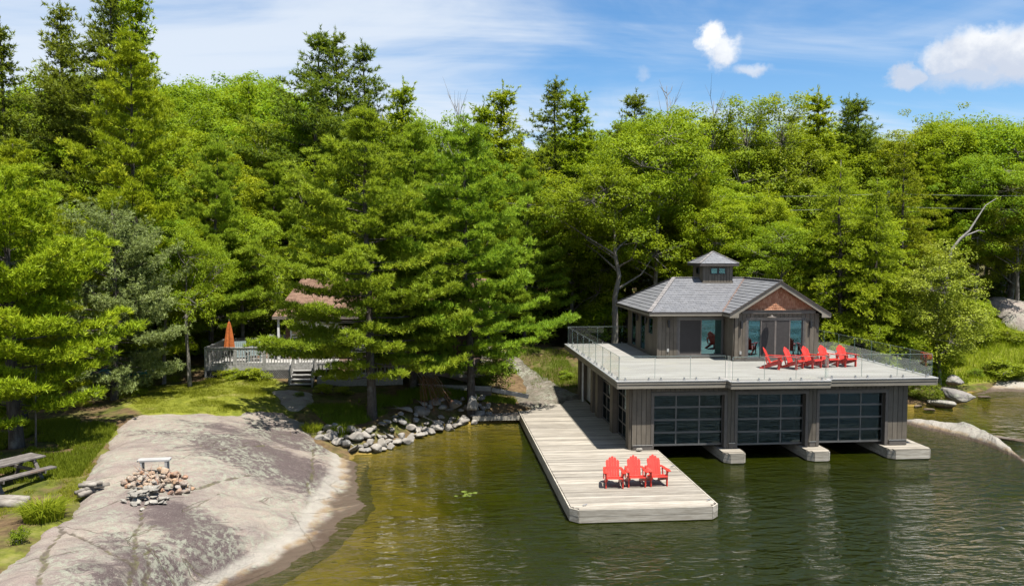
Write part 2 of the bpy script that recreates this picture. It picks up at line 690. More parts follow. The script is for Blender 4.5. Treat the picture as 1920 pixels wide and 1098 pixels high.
M = {}
M['dock'] = m_wood('dock_wood', (.185, .162, .130), (.300, .275, .233), grain=(1.0, 16, 16), rand=.52)
M['dock_edge'] = m_wood('dock_fascia_wood', (.22, .195, .155), (.36, .335, .285), grain=(1.0, 8, 12), rand=.2)
M['grey_wood'] = m_wood('grey_wood', (.21, .205, .19), (.33, .32, .305), grain=(6, 6, 6), rand=.4)
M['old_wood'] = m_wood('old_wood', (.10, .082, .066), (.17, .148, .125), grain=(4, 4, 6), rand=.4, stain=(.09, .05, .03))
M['siding'] = m_wood('siding_paint', (.095, .081, .062), (.125, .108, .086), grain=(9, 9, .9), rand=.25, rough=.6)
M['groove'] = m_plain('siding_groove', (.020, .017, .014), .8)
M['fascia'] = m_wood('fascia_paint', (.165, .148, .12), (.205, .186, .153), grain=(.8, 9, 9), rand=.1, rough=.55)
M['fascia_dark'] = m_plain('fascia_dark', (.045, .038, .033), .6)
M['trim'] = m_plain('trim_paint', (.080, .070, .061), .55)
M['door_frame'] = m_plain('aluminium_frame', (.090, .088, .086), .4, .5, metal=.2)
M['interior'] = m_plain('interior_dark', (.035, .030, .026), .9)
M['metal'] = m_plain('steel', (.48, .48, .48), .3, .5, metal=.9)
M['white'] = m_plain('white_paint', (.55, .55, .54), .5, var=.06)
M['black'] = m_plain('black_metal', (.016, .017, .02), .45)
M['screen'] = m_plain('screen_mesh', (.028, .025, .024), .7)
M['screen_frame'] = m_plain('screen_frame', (.11, .095, .085), .5)
M['pane'] = m_glass('cabin_glass', (.30, .42, .42), .26, .95, 0.0, .0, (.45, .86, .92))
M['door_pane'] = m_glass('garage_glass', (.20, .245, .255), .05, .8, 0.0, .03, (.48, .62, .68))
M['rail_glass'] = m_glass('railing_glass', (.962, .975, .966), .010, .24)
M['lamp_glass'] = m_plain('lamp_enamel', (.30, .30, .285), .4)
M['bark_pine'] = m_bark('bark_pine', (.045, .037, .031), (.105, .09, .078), (.17, .165, .15))
M['bark_grey'] = m_bark('bark_grey', (.10, .088, .075), (.20, .18, .155), (.27, .26, .23))
M['bark_dead'] = m_bark('bark_dead', (.14, .13, .12), (.24, .23, .21), (.28, .27, .25))
M['stone'] = m_stone('shore_stone', [(.115, .105, .09), (.20, .182, .155), (.155, .142, .124), (.24, .218, .186), (.14, .136, .128)])
M['fire_stone'] = m_stone('fire_stone', [(.27, .12, .05), (.19, .155, .125), (.31, .185, .10), (.28, .24, .185), (.21, .09, .045), (.23, .21, .185)])
M['grey_stone'] = m_stone('grey_stone', [(.22, .205, .175), (.15, .14, .12), (.26, .245, .21)])
M['brick'] = m_stone('brick', [(.22, .13, .10), (.26, .18, .14), (.18, .12, .095)])


def m_red():
    m, t, out = material('red_plastic')
    p = objcoord(t)
    r = objrand(t)
    n = noise(t, geopos(t), 4, 5, .6)
    c = mixrgb(t, smooth(t, n, .3, .75), (.42, .022, .012), (.50, .038, .022))
    c = mixrgb(t, math_(t, 'MULTIPLY', r, .35), c, (.36, .022, .014))
    t.links.new(principled(t, c, .42, .45, bump(t, noise(t, p, 30, 3), .08, .01)), out.inputs[0])
    return m


M['red'] = m_red()


def m_deck():
    m, t, out = material('deck_membrane')
    p = geopos(t)
    n1 = noise(t, mapping(t, p, scl=(.35, 1.6, 1)), 1.1, 5, .6, .5)
    c = mixrgb(t, smooth(t, n1, .35, .68), (.180, .172, .158), (.230, .222, .206))
    c = mixrgb(t, smooth(t, noise(t, p, .5, 4, .6), .5, .7, 0, .5), c, (.215, .205, .172))
    c = mixrgb(t, smooth(t, noise(t, p, 40, 3, .6), .5, .8, 0, .2), c, (.15, .145, .135))
    t.links.new(principled(t, c, .8, .2, bump(t, noise(t, p, 60, 3), .15, .005)), out.inputs[0])
    return m


M['deck'] = m_deck()


def m_slate():
    m, t, out = material('roof_slate')
    at = t.nodes.new('ShaderNodeAttribute')
    at.attribute_name = 'tone'
    p = geopos(t)
    c = mixrgb(t, at.outputs['Fac'], (.112, .114, .122), (.136, .138, .146))
    c = mixrgb(t, smooth(t, noise(t, p, 3, 5, .6), .4, .75, 0, .4), c, (.13, .128, .126))
    t.links.new(principled(t, c, .55, .4, bump(t, noise(t, p, 25, 4), .2, .01)), out.inputs[0])
    return m


M['slate'] = m_slate()


def m_tone(name, a, b, rough=.8):
    m, t, out = material(name)
    at = t.nodes.new('ShaderNodeAttribute')
    at.attribute_name = 'tone'
    p = geopos(t)
    c = mixrgb(t, at.outputs['Fac'], a, b)
    c = mixrgb(t, smooth(t, noise(t, p, 5, 5, .6), .4, .75, 0, .4), c, tuple(x * .6 for x in a))
    t.links.new(principled(t, c, rough, .25), out.inputs[0])
    return m


M['cedar'] = m_tone('cedar_shingle', (.29, .115, .060), (.43, .225, .135))
M['brown_roof'] = m_tone('brown_shingle', (.11, .062, .041), (.185, .115, .08))
M['cottage_wall'] = m_wood('cottage_wall', (.09, .048, .032), (.14, .078, .052), grain=(1, 9, 9), rand=.2)
M['slat_blue'] = m_plain('faded_blue_paint', (.12, .155, .155), .6)
M['orange_cloth'] = m_plain('orange_cloth', (.36, .095, .016), .85, var=.2, scale=9)
M['tan_wood'] = m_plain('tan_wood', (.26, .14, .066), .6, var=.15)
M['turquoise'] = m_plain('turquoise_hull', (.02, .20, .24), .35, var=.12)
M['cottage_glass'] = m_glass('cottage_glass', (.35, .45, .45), .25, .9)

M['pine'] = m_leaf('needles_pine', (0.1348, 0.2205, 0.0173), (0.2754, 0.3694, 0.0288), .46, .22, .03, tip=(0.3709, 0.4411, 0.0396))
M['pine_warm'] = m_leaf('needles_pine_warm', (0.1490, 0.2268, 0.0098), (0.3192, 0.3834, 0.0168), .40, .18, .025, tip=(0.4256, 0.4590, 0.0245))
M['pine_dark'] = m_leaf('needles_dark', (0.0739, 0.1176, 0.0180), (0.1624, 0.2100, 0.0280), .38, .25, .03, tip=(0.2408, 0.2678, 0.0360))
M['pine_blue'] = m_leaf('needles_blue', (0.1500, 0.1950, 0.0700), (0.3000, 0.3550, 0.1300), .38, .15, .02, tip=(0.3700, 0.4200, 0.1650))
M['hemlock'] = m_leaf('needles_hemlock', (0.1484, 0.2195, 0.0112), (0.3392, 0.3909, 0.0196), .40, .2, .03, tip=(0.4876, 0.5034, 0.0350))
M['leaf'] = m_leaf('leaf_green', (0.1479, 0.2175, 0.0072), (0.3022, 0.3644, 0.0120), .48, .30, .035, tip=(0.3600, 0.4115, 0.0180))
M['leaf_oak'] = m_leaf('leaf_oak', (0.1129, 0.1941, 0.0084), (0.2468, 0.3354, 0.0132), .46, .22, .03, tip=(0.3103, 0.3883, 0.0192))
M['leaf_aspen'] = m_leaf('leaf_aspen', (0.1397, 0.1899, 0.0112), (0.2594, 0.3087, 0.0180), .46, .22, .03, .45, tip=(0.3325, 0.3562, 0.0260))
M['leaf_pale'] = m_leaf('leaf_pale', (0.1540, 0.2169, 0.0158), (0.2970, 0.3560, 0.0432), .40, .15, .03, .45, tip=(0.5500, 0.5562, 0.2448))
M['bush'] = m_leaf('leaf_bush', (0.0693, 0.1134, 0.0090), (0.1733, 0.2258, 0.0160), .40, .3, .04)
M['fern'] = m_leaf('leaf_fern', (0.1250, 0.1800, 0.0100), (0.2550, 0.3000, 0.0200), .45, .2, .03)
M['grass'] = m_leaf('grass_blade', (0.1270, 0.1400, 0.0090), (0.2200, 0.2220, 0.0160), .40, .1, .02, tip=(0.2670, 0.2350, 0.0360))
M['meadow'] = m_leaf('meadow_grass', (0.1792, 0.2460, 0.0100), (0.3360, 0.3960, 0.0180), .45, .1, .02, tip=(0.4256, 0.4440, 0.0350))
M['dead_needle'] = m_leaf('dead_needles', (0.1258, 0.0525, 0.0221), (0.2360, 0.1050, 0.0504), .25, .2, .02)
M['lily'] = m_leaf('lily_pad', (0.0787, 0.1120, 0.0126), (0.1730, 0.1960, 0.0252), .2, .2, .03)

# ================================================================== terrain
SHORE = [(-9, -400), (-9, -60), (-8.6, 5), (-7.2, 14), (-5.6, 20), (-3.9, 23.2), (-3.0, 26.5), (-3.15, 30.1), (-3.3, 32.6),
         (-3.5, 33.9), (-2.5, 34.1), (-0.6, 37.2), (1.6, 39.6), (4.3, 39.9), (7, 42.0), (12, 43.6), (20, 44.5), (25, 43.2),
         (27.5, 42.0), (30.5, 43.8), (33, 46.0), (38, 46.4), (50, 45), (80, 42), (700, 40)]
LAND = SHORE + [(700, 900), (-700, 900), (-700, -400)]
_ctl = []
for px, py, z in ((290, 890, 1.8), (300, 920, 1.68), (160, 920, 1.75), (400, 850, 1.75), (500, 850, 1.3), (580, 865, .7), (630, 890, .22),
                  (430, 960, 1.15), (520, 940, .75), (560, 960, .35), (450, 1040, .62), (300, 1000, 1.5), (200, 1060, 1.5), (100, 1098, 1.7),
                  (400, 780, 1.85), (540, 784, 1.15), (592, 826, .62), (290, 790, 2.0), (40, 900, 1.75), (80, 975, 1.68), (45, 845, 1.8),
                  (150, 800, 1.95), (340, 730, 2.05), (440, 750, 1.9), (500, 710, 2.0), (405, 700, 2.05), (560, 740, 1.6), (702, 780, 1.0),
                  (640, 800, .75), (770, 760, 1.15), (880, 745, 1.15), (930, 750, .75), (1000, 735, .62), (950, 690, 1.5), (1050, 735, .7),
                  (800, 720, 1.6), (1060, 700, 1.4), (1000, 650, 2.4), (1870, 650, 2.1), (1890, 575, 4.4), (1850, 690, .9), (1840, 720, .25),
                  (1740, 755, .3)):
    p = atz(px, py, z)
    _ctl.append((p[0], p[1], z))
_ctl += [(-2, 47, 2.6), (4, 50, 2.8), (12, 50, 2.4), (20, 52, 2.5), (-14, 48, 2.8), (-22, 40, 2.6), (-22, 28, 2.1), (-16, 18, 2.0), (8.3, 45.5, .9),
         (6.5, 43.2, .55), (-12, 10, 1.5)]


def base_raw(X, Y):
    d = sdist(LAND, X, Y)
    land = np.where(d < 30, .105 * d, 3.15 + .10 * (d - 30))
    land = np.minimum(land, 5.5 + 3.5 * sstep(d, 60, 200))
    wat = np.where(d > -3, .15 * d, -.45 + .75 * (d + 3))
    wat = np.maximum(wat, -4.5)
    return np.where(d > 0, land, wat)


_cx = np.array(_ctl)
_SG = 3.6


def _k(X, Y):
    return np.exp(-((X[..., None] - _cx[:, 0]) ** 2 + (Y[..., None] - _cx[:, 1]) ** 2) / (2 * _SG ** 2))


_res = _cx[:, 2] - base_raw(_cx[:, 0], _cx[:, 1])
_coef = np.linalg.solve(_k(_cx[:, 0], _cx[:, 1]) + .08 * np.eye(len(_cx)), _res)


def base(X, Y):
    X, Y = np.asarray(X, float), np.asarray(Y, float)
    b = base_raw(X, Y)
    sh = X.shape
    Xf, Yf = X.ravel(), Y.ravel()
    near = (Xf > -45) & (Xf < 70) & (Yf > -10) & (Yf < 85)
    add = np.zeros(Xf.shape)
    if near.any():
        add[near] = _k(Xf[near], Yf[near]) @ _coef
    d = sdist(LAND, X, Y)
    # corrections fade out at the shore so the waterline stays put
    return b + add.reshape(sh) * sstep(d, -.3, 1.2)


def pxpoly(pts):
    return [tuple(atz(*p)[:2]) for p in pts]


ROCK = pxpoly([(0, 1075, 1.7), (75, 1012, 1.68), (100, 985, 1.68), (135, 972, 1.7), (150, 938, 1.72), (172, 880, 1.82), (205, 825, 1.9),
               (255, 782, 2.0), (300, 772, 2.02), (400, 770, 1.9), (520, 773, 1.25), (575, 795, .85), (596, 830, .55), (645, 856, .12)]) + \
    [(-2.7, 33.0), (-2.3, 30.5), (-2.1, 26.5), (-3.0, 23.0), (-4.7, 19.6), (-6.2, 14), (-7.6, 7), (-12, 7), (-13, 13)]
PATH = pxpoly([(968, 762, .5), (1062, 758, .5), (1090, 742, .55), (1045, 722, .8), (1008, 704, 1.15), (975, 686, 1.5), (950, 668, 2.0), (932, 668, 2.0),
               (950, 690, 1.5), (975, 708, 1.1), (985, 722, .9), (965, 742, .7)])
RROCK = pxpoly([(1838, 560, 4.6), (1862, 550, 4.7), (1925, 556, 4.7), (1990, 570, 4.6), (1990, 600, 3.9), (1900, 588, 4.1), (1850, 580, 4.2)])
RSHORE = pxpoly([(1800, 738, .15), (1835, 718, .5), (1872, 698, .95), (1920, 700, .9), (1990, 705, .8), (1990, 745, -.2), (1910, 743, -.15), (1850, 747, -.15)])
MIDROCK = pxpoly([(505, 728, 1.85), (540, 722, 1.9), (585, 732, 1.7), (590, 752, 1.4), (575, 772, 1.2), (540, 776, 1.25), (520, 752, 1.6)])
PATCHES = [(ROCK, .30), (PATH, .10), (RROCK, .5), (RSHORE, .25), (MIDROCK, .12)]


def ground(X, Y):
    X, Y = np.asarray(X, float), np.asarray(Y, float)
    z = base(X, Y)
    d = sdist(LAND, X, Y)
    z = z + (fbm(X * .35, Y * .35, 3) * .35 + fbm(X * 1.7, Y * 1.7, 3) * .10) * sstep(d, .2, 3)
    for poly, dp in PATCHES:
        z = z - dp * sstep(sdist(poly, X, Y), -.1, .5)
    return z


CRACKS = [pxpoly(q) for q in ([(122, 985, 1.68), (100, 1022, 1.65), (84, 1050, 1.65), (66, 1098, 1.65)], [(272, 955, 1.58), (262, 985, 1.52), (248, 1030, 1.5), (236, 1075, 1.5)],
                                [(284, 1006, 1.5), (272, 1030, 1.5), (262, 1062, 1.45)], [(118, 1000, 1.68), (150, 1010, 1.62), (190, 1030, 1.58), (240, 1052, 1.5)],
                                [(590, 838, .6), (585, 868, .6), (582, 905, .5), (578, 945, .45)], [(330, 930, 1.5), (400, 905, 1.5), (470, 890, 1.2)],
                                [(360, 830, 1.85), (420, 842, 1.7), (500, 832, 1.3), (560, 846, .8)])]


def crack_d(X, Y):
    d = np.full(np.shape(X), 9.0)
    wx, wy = X + fbm(X * 1.3, Y * 1.3 + 40, 3) * .5, Y + fbm(X * 1.3 + 70, Y * 1.3, 3) * .5
    for c in CRACKS:
        d = np.minimum(d, polydist(c, wx, wy, False))
    return d


def rock_z(X, Y):
    z = base(X, Y) - .09 * np.exp(-(crack_d(np.asarray(X, float), np.asarray(Y, float)) / .07) ** 2)
    z = z + fbm(X * .5 + 3, Y * .5, 3) * .30 + fbm((X + Y) * .8, (Y - X) * 2.2 + 5, 4) * .22 + fbm(X * 5, Y * 5, 3) * .035
    return z + .04


def gz(x, y):
    return float(ground(np.array([x]), np.array([y]))[0])


def rz_(x, y):
    return float(rock_z(np.array([x]), np.array([y]))[0])


def surf(x, y):
    return max(gz(x, y), rz_(x, y) if inside(ROCK, np.array([x]), np.array([y]))[0] else -9)


def grid_axis(lo, hi, a, b, step):
    mid = np.arange(a, b, step)
    left, right = [], []
    s, p = step, a
    while p > lo:
        s *= 1.22
        p -= s
        left.append(p)
    s, p = step, mid[-1]
    while p < hi:
        s *= 1.22
        p += s
        right.append(p)
    return np.array(left[::-1] + list(mid) + right)


def grid_faces(nx, ny):
    i = np.arange(nx * ny).reshape(ny, nx)
    return np.stack([i[:-1, :-1], i[:-1, 1:], i[1:, 1:], i[1:, :-1]], -1).reshape(-1, 4)


def point_attr(me, name, arr):
    at = me.attributes.new(name, 'FLOAT', 'POINT')
    at.data.foreach_set('value', np.ascontiguousarray(arr, dtype=np.float32).ravel())


LAWN = pxpoly([(240, 750, 2.0), (300, 722, 2.05), (395, 712, 2.05), (500, 700, 2.0), (520, 722, 1.85), (515, 760, 1.5), (500, 776, 1.4), (420, 774, 1.8), (330, 774, 2.0), (270, 775, 2.05)])
MEADOW = [(31.5, 47.2), (35, 47.8), (44, 48.5), (60, 48), (75, 60), (52, 64), (42, 58), (36, 56), (31, 52)]
SHOREGRASS = [(-4.6, 35.6), (-3.2, 36.2), (-1.2, 38.6), (1.2, 40.4), (4.2, 41.0), (4.4, 42.2), (1, 42.0), (-1.5, 40.5), (-4.2, 38.6), (-6, 37.8)]
LEFTGROUND = pxpoly([(-40, 905, 1.75), (150, 890, 1.8), (200, 830, 1.9), (220, 800, 1.95), (100, 780, 2.0), (-60, 790, 2)])


def m_ground():
    m, t, out = material('ground_soil')
    p = geopos(t)

    def attr(n):
        a = t.nodes.new('ShaderNodeAttribute')
        a.attribute_name = n
        return a.outputs['Fac']
    n1 = noise(t, p, .55, 6, .65)
    n2 = noise(t, p, 3.5, 6, .7)
    litter = mixrgb(t, smooth(t, n2, .3, .7), (0.0576, 0.0374, 0.0202), (0.1224, 0.0828, 0.0432))
    moss = mixrgb(t, smooth(t, n2, .3, .7), (0.0324, 0.0418, 0.0072), (0.0720, 0.0828, 0.0130))
    c = mixrgb(t, smooth(t, n1, .42, .62), litter, moss)
    lawn = mixrgb(t, smooth(t, n2, .3, .72), (0.0756, 0.0900, 0.0101), (0.1548, 0.1620, 0.0202))
    lawn = mixrgb(t, smooth(t, noise(t, p, 1.1, 5, .65), .52, .68, 0, .7), lawn, (0.1800, 0.1548, 0.0612))
    c = mixrgb(t, smooth(t, math_(t, 'ADD', attr('lawn'), math_(t, 'MULTIPLY', math_(t, 'SUBTRACT', n1, .5), .9)), .35, .65), c, lawn)
    bed = mixrgb(t, smooth(t, n1, .35, .65), (0.115, 0.080, 0.020), (0.230, 0.160, 0.040))
    bed = mixrgb(t, smooth(t, n2, .52, .7, 0, .6), bed, (0.0540, 0.0504, 0.0216))
    c = mixrgb(t, smooth(t, attr('bed'), .3, .7), c, bed)
    t.links.new(principled(t, c, .95, .1, bump(t, n2, .6, .06)), out.inputs[0])
    return m


M['ground'] = m_ground()


def build_ground():
    xs = grid_axis(-650, 650, -21, 42, .3)
    ys = grid_axis(-350, 850, 14, 60, .3)
    X, Y = np.meshgrid(xs, ys)
    Z = ground(X, Y)
    V = np.stack([X, Y, Z], -1).reshape(-1, 3)
    me = fast_mesh('ground', V, 4, M['ground'], None, True, grid_faces(len(xs), len(ys)))
    d = sdist(LAND, X, Y)
    lawn = sstep(sdist(LAWN, X, Y), -1.0, .6)
    lawn = np.maximum(lawn, sstep(sdist(MEADOW, X, Y), -1, .6))
    lawn = np.maximum(lawn, .42 * sstep(polydist(ROCK, X, Y), 3.2, .3) * (X < -6))
    point_attr(me, 'lawn', lawn)
    point_attr(me, 'bed', sstep(-d, -.35, .15))
    o = link('ground', me)
    tag(o, kind='structure')


build_ground()

# granite surfaces that break through the soil
M['granite'] = m_granite('granite', patch=True)
M['granite_far'] = m_granite('granite_pale', (.235, .205, .175), (.175, .145, .125), patch=False, seed=20)
M['granite_rock'] = m_granite('granite_rock', (.175, .162, .150), (.105, .096, .090), patch=False, seed=44)
M['granite_path'] = m_granite('granite_path', (.085, .074, .050), (.056, .050, .034), patch=False, waterline=False, seed=31)


def patch_mesh(name, poly, mat, step, zf, dark=None, drop=1.1):
    P = np.array(poly)
    x0, y0 = P.min(0) - .9
    x1, y1 = P.max(0) + .9
    xs, ys = np.arange(x0, x1, step), np.arange(y0, y1, step)
    X, Y = np.meshgrid(xs, ys)
    sd = sdist(poly, X, Y) + fbm(X * 1.1, Y * 1.1, 3) * .8
    Z = zf(X, Y) - drop * np.clip(-sd, 0, 1.2) - .10 * sstep(sd, .5, 0)
    keep = (sd > -.8).ravel()
    F = grid_faces(len(xs), len(ys))
    F = F[keep[F].all(1)]
    used, inv = np.unique(F, return_inverse=True)
    V = np.stack([X, Y, Z], -1).reshape(-1, 3)[used]
    me = fast_mesh(name, V, 4, mat, None, True, inv.reshape(-1, 4))
    if dark is not None:
        point_attr(me, 'dark', dark(V[:, 0], V[:, 1]))
        point_attr(me, 'crack', np.exp(-(crack_d(V[:, 0], V[:, 1]) / .060) ** 2))
    return me


_spots = []
for px, py, z, rx, ry, ang, w in ((480, 850, 1.4, 2.9, 2.0, -30, 1.0), (560, 880, .8, 1.3, 1.9, -20, .85), (540, 825, .9, 2.0, 1.6, 0, .8),
                                  (390, 1000, 1.2, 2.4, 1.0, -40, 1.0), (330, 1075, 1.2, 2.3, 1.0, -40, 1.0), (440, 1050, .7, 1.5, .8, -40, .85),
                                  (210, 1080, 1.5, 1.6, .8, -40, .6), (300, 815, 1.95, 1.3, 1.0, 0, .45), (430, 800, 1.8, 2.4, .9, 0, .6), (590, 1005, .1, .8, .8, 0, .6)):
    p = atz(px, py, z)
    _spots.append((p[0], p[1], rx, ry, R(ang), w))


def rock_dark(X, Y):
    d = np.zeros(X.shape)
    for x, y, rx, ry, a, w in _spots:
        u, v = X - x, Y - y
        uu, vv = u * math.cos(a) + v * math.sin(a), -u * math.sin(a) + v * math.cos(a)
        d = np.maximum(d, w * np.exp(-((uu / rx) ** 2 + (vv / ry) ** 2)))
    return d


o = link('granite_outcrop', patch_mesh('granite_outcrop', ROCK, M['granite'], .085, rock_z, rock_dark))
tag(o, 'broad smooth pink-grey granite outcrop sloping into the lake', 'rock')
o = link('path', patch_mesh('path', PATH, M['granite_path'], .16, lambda X, Y: base(X, Y) + .06 + fbm(X * .8, Y * .8, 3) * .12))
tag(o, kind='structure')
o = link('granite_outcrop', patch_mesh('granite_outcrop', RROCK, M['granite_far'], .3, lambda X, Y: base(X, Y) + .85 + fbm(X * .3, Y * .3, 3) * .8))
tag(o, 'bare pale granite dome above the bright green meadow', 'rock')
o = link('granite_outcrop', patch_mesh('granite_outcrop', RSHORE, M['granite_far'], .2, lambda X, Y: base(X, Y) + .10 + fbm(X * .5, Y * .5, 3) * .5))
tag(o, 'flat tan granite ledge at the water below the meadow', 'rock')
o = link('granite_outcrop', patch_mesh('granite_outcrop', MIDROCK, M['granite_far'], .16, lambda X, Y: base(X, Y) + .06 + fbm(X * .8, Y * .8, 3) * .2))
tag(o, 'small granite ledge in pine shade at the foot of the cottage stairs', 'rock')


# ------------------------------------------------------------------ lake
def m_water():
    m, t, out = material('lake_water')
    p = geopos(t)
    w1 = noise(t, mapping(t, p, rot=(0, 0, R(14)), scl=(.75, 1.8, 1)), 1.45, 2, .5, .7)
    w2 = noise(t, mapping(t, p, loc=(5, 9, 0), rot=(0, 0, R(-12)), scl=(.9, 2.1, 1)), 3.4, 3, .55, .5)
    w3 = noise(t, mapping(t, p, scl=(.1, .16, 1)), 1.0, 3, .5)
    amp = smooth(t, w3, .36, .64, .35, 1.25)
    h = math_(t, 'MULTIPLY', math_(t, 'ADD', math_(t, 'MULTIPLY', w1, .20), math_(t, 'MULTIPLY', w2, .05)), amp)
    b = t.nodes.new('ShaderNodeBump')
    b.inputs['Strength'].default_value = 1.0
    b.inputs['Distance'].default_value = 1.0
    t.links.new(h, b.inputs['Height'])
    fr = t.nodes.new('ShaderNodeFresnel')
    fr.inputs[0].default_value = 1.33
    t.links.new(b.outputs[0], fr.inputs['Normal'])
    gl = t.nodes.new('ShaderNodeBsdfGlossy')
    gl.inputs['Roughness'].default_value = .02
    gl.inputs[0].default_value = (1, 1, 1, 1)
    t.links.new(b.outputs[0], gl.inputs['Normal'])
    tr = t.nodes.new('ShaderNodeBsdfTransparent')
    tr.inputs[0].default_value = (.93, .93, .80, 1)
    df = t.nodes.new('ShaderNodeBsdfDiffuse')
    df.inputs[0].default_value = (.026, .034, .002, 1)
    m1 = t.nodes.new('ShaderNodeMixShader')
    m1.inputs[0].default_value = .36
    t.links.new(tr.outputs[0], m1.inputs[1])
    t.links.new(df.outputs[0], m1.inputs[2])
    m2 = t.nodes.new('ShaderNodeMixShader')
    t.links.new(fr.outputs[0], m2.inputs[0])
    t.links.new(m1.outputs[0], m2.inputs[1])
    t.links.new(gl.outputs[0], m2.inputs[2])
    t.links.new(m2.outputs[0], out.inputs[0])
    va = t.nodes.new('ShaderNodeVolumeAbsorption')
    va.inputs['Color'].default_value = (.56, .57, .10, 1)
    va.inputs['Density'].default_value = .85
    t.links.new(va.outputs[0], out.inputs['Volume'])
    return m


M['water'] = m_water()
lake = MB().box(-640, 640, -340, 60, -6.5, 0).build('lake', M['water'])
tag(lake, kind='structure')


# ------------------------------------------------------------------ loose rocks
def boulder_mesh(seed, mat, n=18, flat=.7, sub=True):
    rg = np.random.RandomState(seed)
    P = rg.normal(size=(n, 3))
    P /= np.linalg.norm(P, axis=1)[:, None]
    P *= rg.uniform(.75, 1.0, (n, 1))
    P[:, 2] *= flat
    bm = bmesh.new()
    for q in P:
        bm.verts.new(q * .5)
    r = bmesh.ops.convex_hull(bm, input=bm.verts)
    bmesh.ops.delete(bm, geom=[v for v in bm.verts if not v.link_faces], context='VERTS')
    bmesh.ops.bevel(bm, geom=list(bm.edges) + list(bm.verts), offset=.045, segments=1, affect='EDGES', profile=.5)
    if sub:
        bmesh.ops.triangulate(bm, faces=bm.faces)
    me = bpy.data.meshes.new('boulder')
    bmesh.ops.recalc_face_normals(bm, faces=bm.faces)
    bm.to_mesh(me)
    bm.free()
    me.materials.append(mat)
    return me


def smooth_rock(seed, mat, lumps=.22, sub=4):
    """weathered boulder: a blocky hull, rounded and roughened"""
    rg = np.random.RandomState(seed)
    P = unit_(rg.normal(size=(15, 3))) * rg.uniform(.7, 1.0, (15, 1)) * .5
    bm = bmesh.new()
    for q in P:
        bm.verts.new(q)
    bmesh.ops.convex_hull(bm, input=bm.verts)
    bmesh.ops.delete(bm, geom=[v for v in bm.verts if not v.link_faces], context='VERTS')
    bmesh.ops.triangulate(bm, faces=bm.faces)
    bmesh.ops.subdivide_edges(bm, edges=bm.edges, cuts=5, use_grid_fill=True)
    for _ in range(5):
        bmesh.ops.smooth_vert(bm, verts=bm.verts, factor=.5, use_axis_x=True, use_axis_y=True, use_axis_z=True)
    ox, oy = rg.uniform(0, 90, 2)
    C = np.array([v.co[:] for v in bm.verts])
    k = 1 + lumps * (fbm(C[:, 0] * 4 + ox + C[:, 2] * 2, C[:, 1] * 4 + oy - C[:, 2] * 1.7, 4)) + .12 * fbm(C[:, 0] * 14 + C[:, 2] * 9, C[:, 1] * 14 + oy, 3)
    for v, kk in zip(bm.verts, k):
        v.co = v.co * float(kk)
    me = bpy.data.meshes.new('rock')
    bmesh.ops.recalc_face_normals(bm, faces=bm.faces)
    bm.to_mesh(me)
    bm.free()
    me.polygons.foreach_set('use_smooth', [True] * len(me.polygons))
    me.materials.append(mat)
    return me


def unit_(a):
    return a / np.linalg.norm(a, axis=-1, keepdims=True)


BOULD = [boulder_mesh(10 + i, M['stone'], 14 + 2 * (i % 4), .62 + .1 * (i % 3)) for i in range(7)]


def build_riprap():
    rg = random.Random(5)
    line = np.array([(-4.9, 34.9), (-4.0, 34.5), (-3.3, 34.35), (-2.5, 34.55), (-1.6, 35.9), (-0.7, 37.3), (.3, 38.4), (1.2, 39.3), (1.9, 39.75), (2.9, 40.25)])
    seg = np.r_[0, np.cumsum(np.hypot(*np.diff(line, axis=0).T))]
    placed = []
    tries = 0
    while len(placed) < 92 and tries < 12000:
        tries += 1
        s = rg.uniform(0, seg[-1])
        i = min(np.searchsorted(seg, s), len(seg) - 1)
        i = max(i, 1)
        f = (s - seg[i - 1]) / (seg[i] - seg[i - 1])
        p = line[i - 1] * (1 - f) + line[i] * f
        dvec = line[i] - line[i - 1]
        nrm = np.array([-dvec[1], dvec[0]]) / np.hypot(*dvec)
        w = rg.uniform(-.40, .80)
        p = p + nrm * w
        r = rg.choice((.38, .45, .55, .68, .82, 1.0)) * (1.0 if w > .1 else .9)
        if any(math.hypot(p[0] - a, p[1] - b) < .27 * (r + c) for a, b, c in placed):
            continue
        placed.append((p[0], p[1], r))
        z = max(gz(p[0], p[1]), .0) + .06 + .10 * max(0, min(w, .8))
        o = link('shore_stone', BOULD[rg.randrange(7)], None, (p[0], p[1], z + r * .10),
                 (rg.uniform(-.35, .35), rg.uniform(-.35, .35), rg.uniform(0, 6.28)), (r * rg.uniform(.95, 1.35), r, r * rg.uniform(.75, 1.0)))
        if r >= .8:
            tag(o, 'large angular granite block in the stone bank of the cove', 'rock', 'stones lining the cove bank')
        elif r >= .58:
            tag(o, 'medium rough granite stone in the stone bank of the cove', 'rock', 'stones lining the cove bank')
        else:
            tag(o, 'small granite stone wedged into the stone bank of the cove', 'rock', 'stones lining the cove bank')
    # long block that ends the bank against the outcrop
    p = atz(607, 822, .62)
    o = link('shore_stone', boulder_mesh(77, M['stone'], 16, .6), None, (p[0], p[1], .66), (0.1, 0, R(-14)), (1.35, .6, .62))
    tag(o, 'long pale granite block where the stone bank meets the outcrop', 'rock')
    # standing boulder at the pine foot
    p = atz(886, 771, .62)
    o = link('standing_boulder', boulder_mesh(91, M['stone'], 20, 1.0), None, (p[0], p[1] + .1, .98), (0, .1, .4), (.80, .62, .98))
    tag(o, 'upright lichen-spotted boulder leaning at the foot of a pine by the boardwalk', 'rock')


build_riprap()


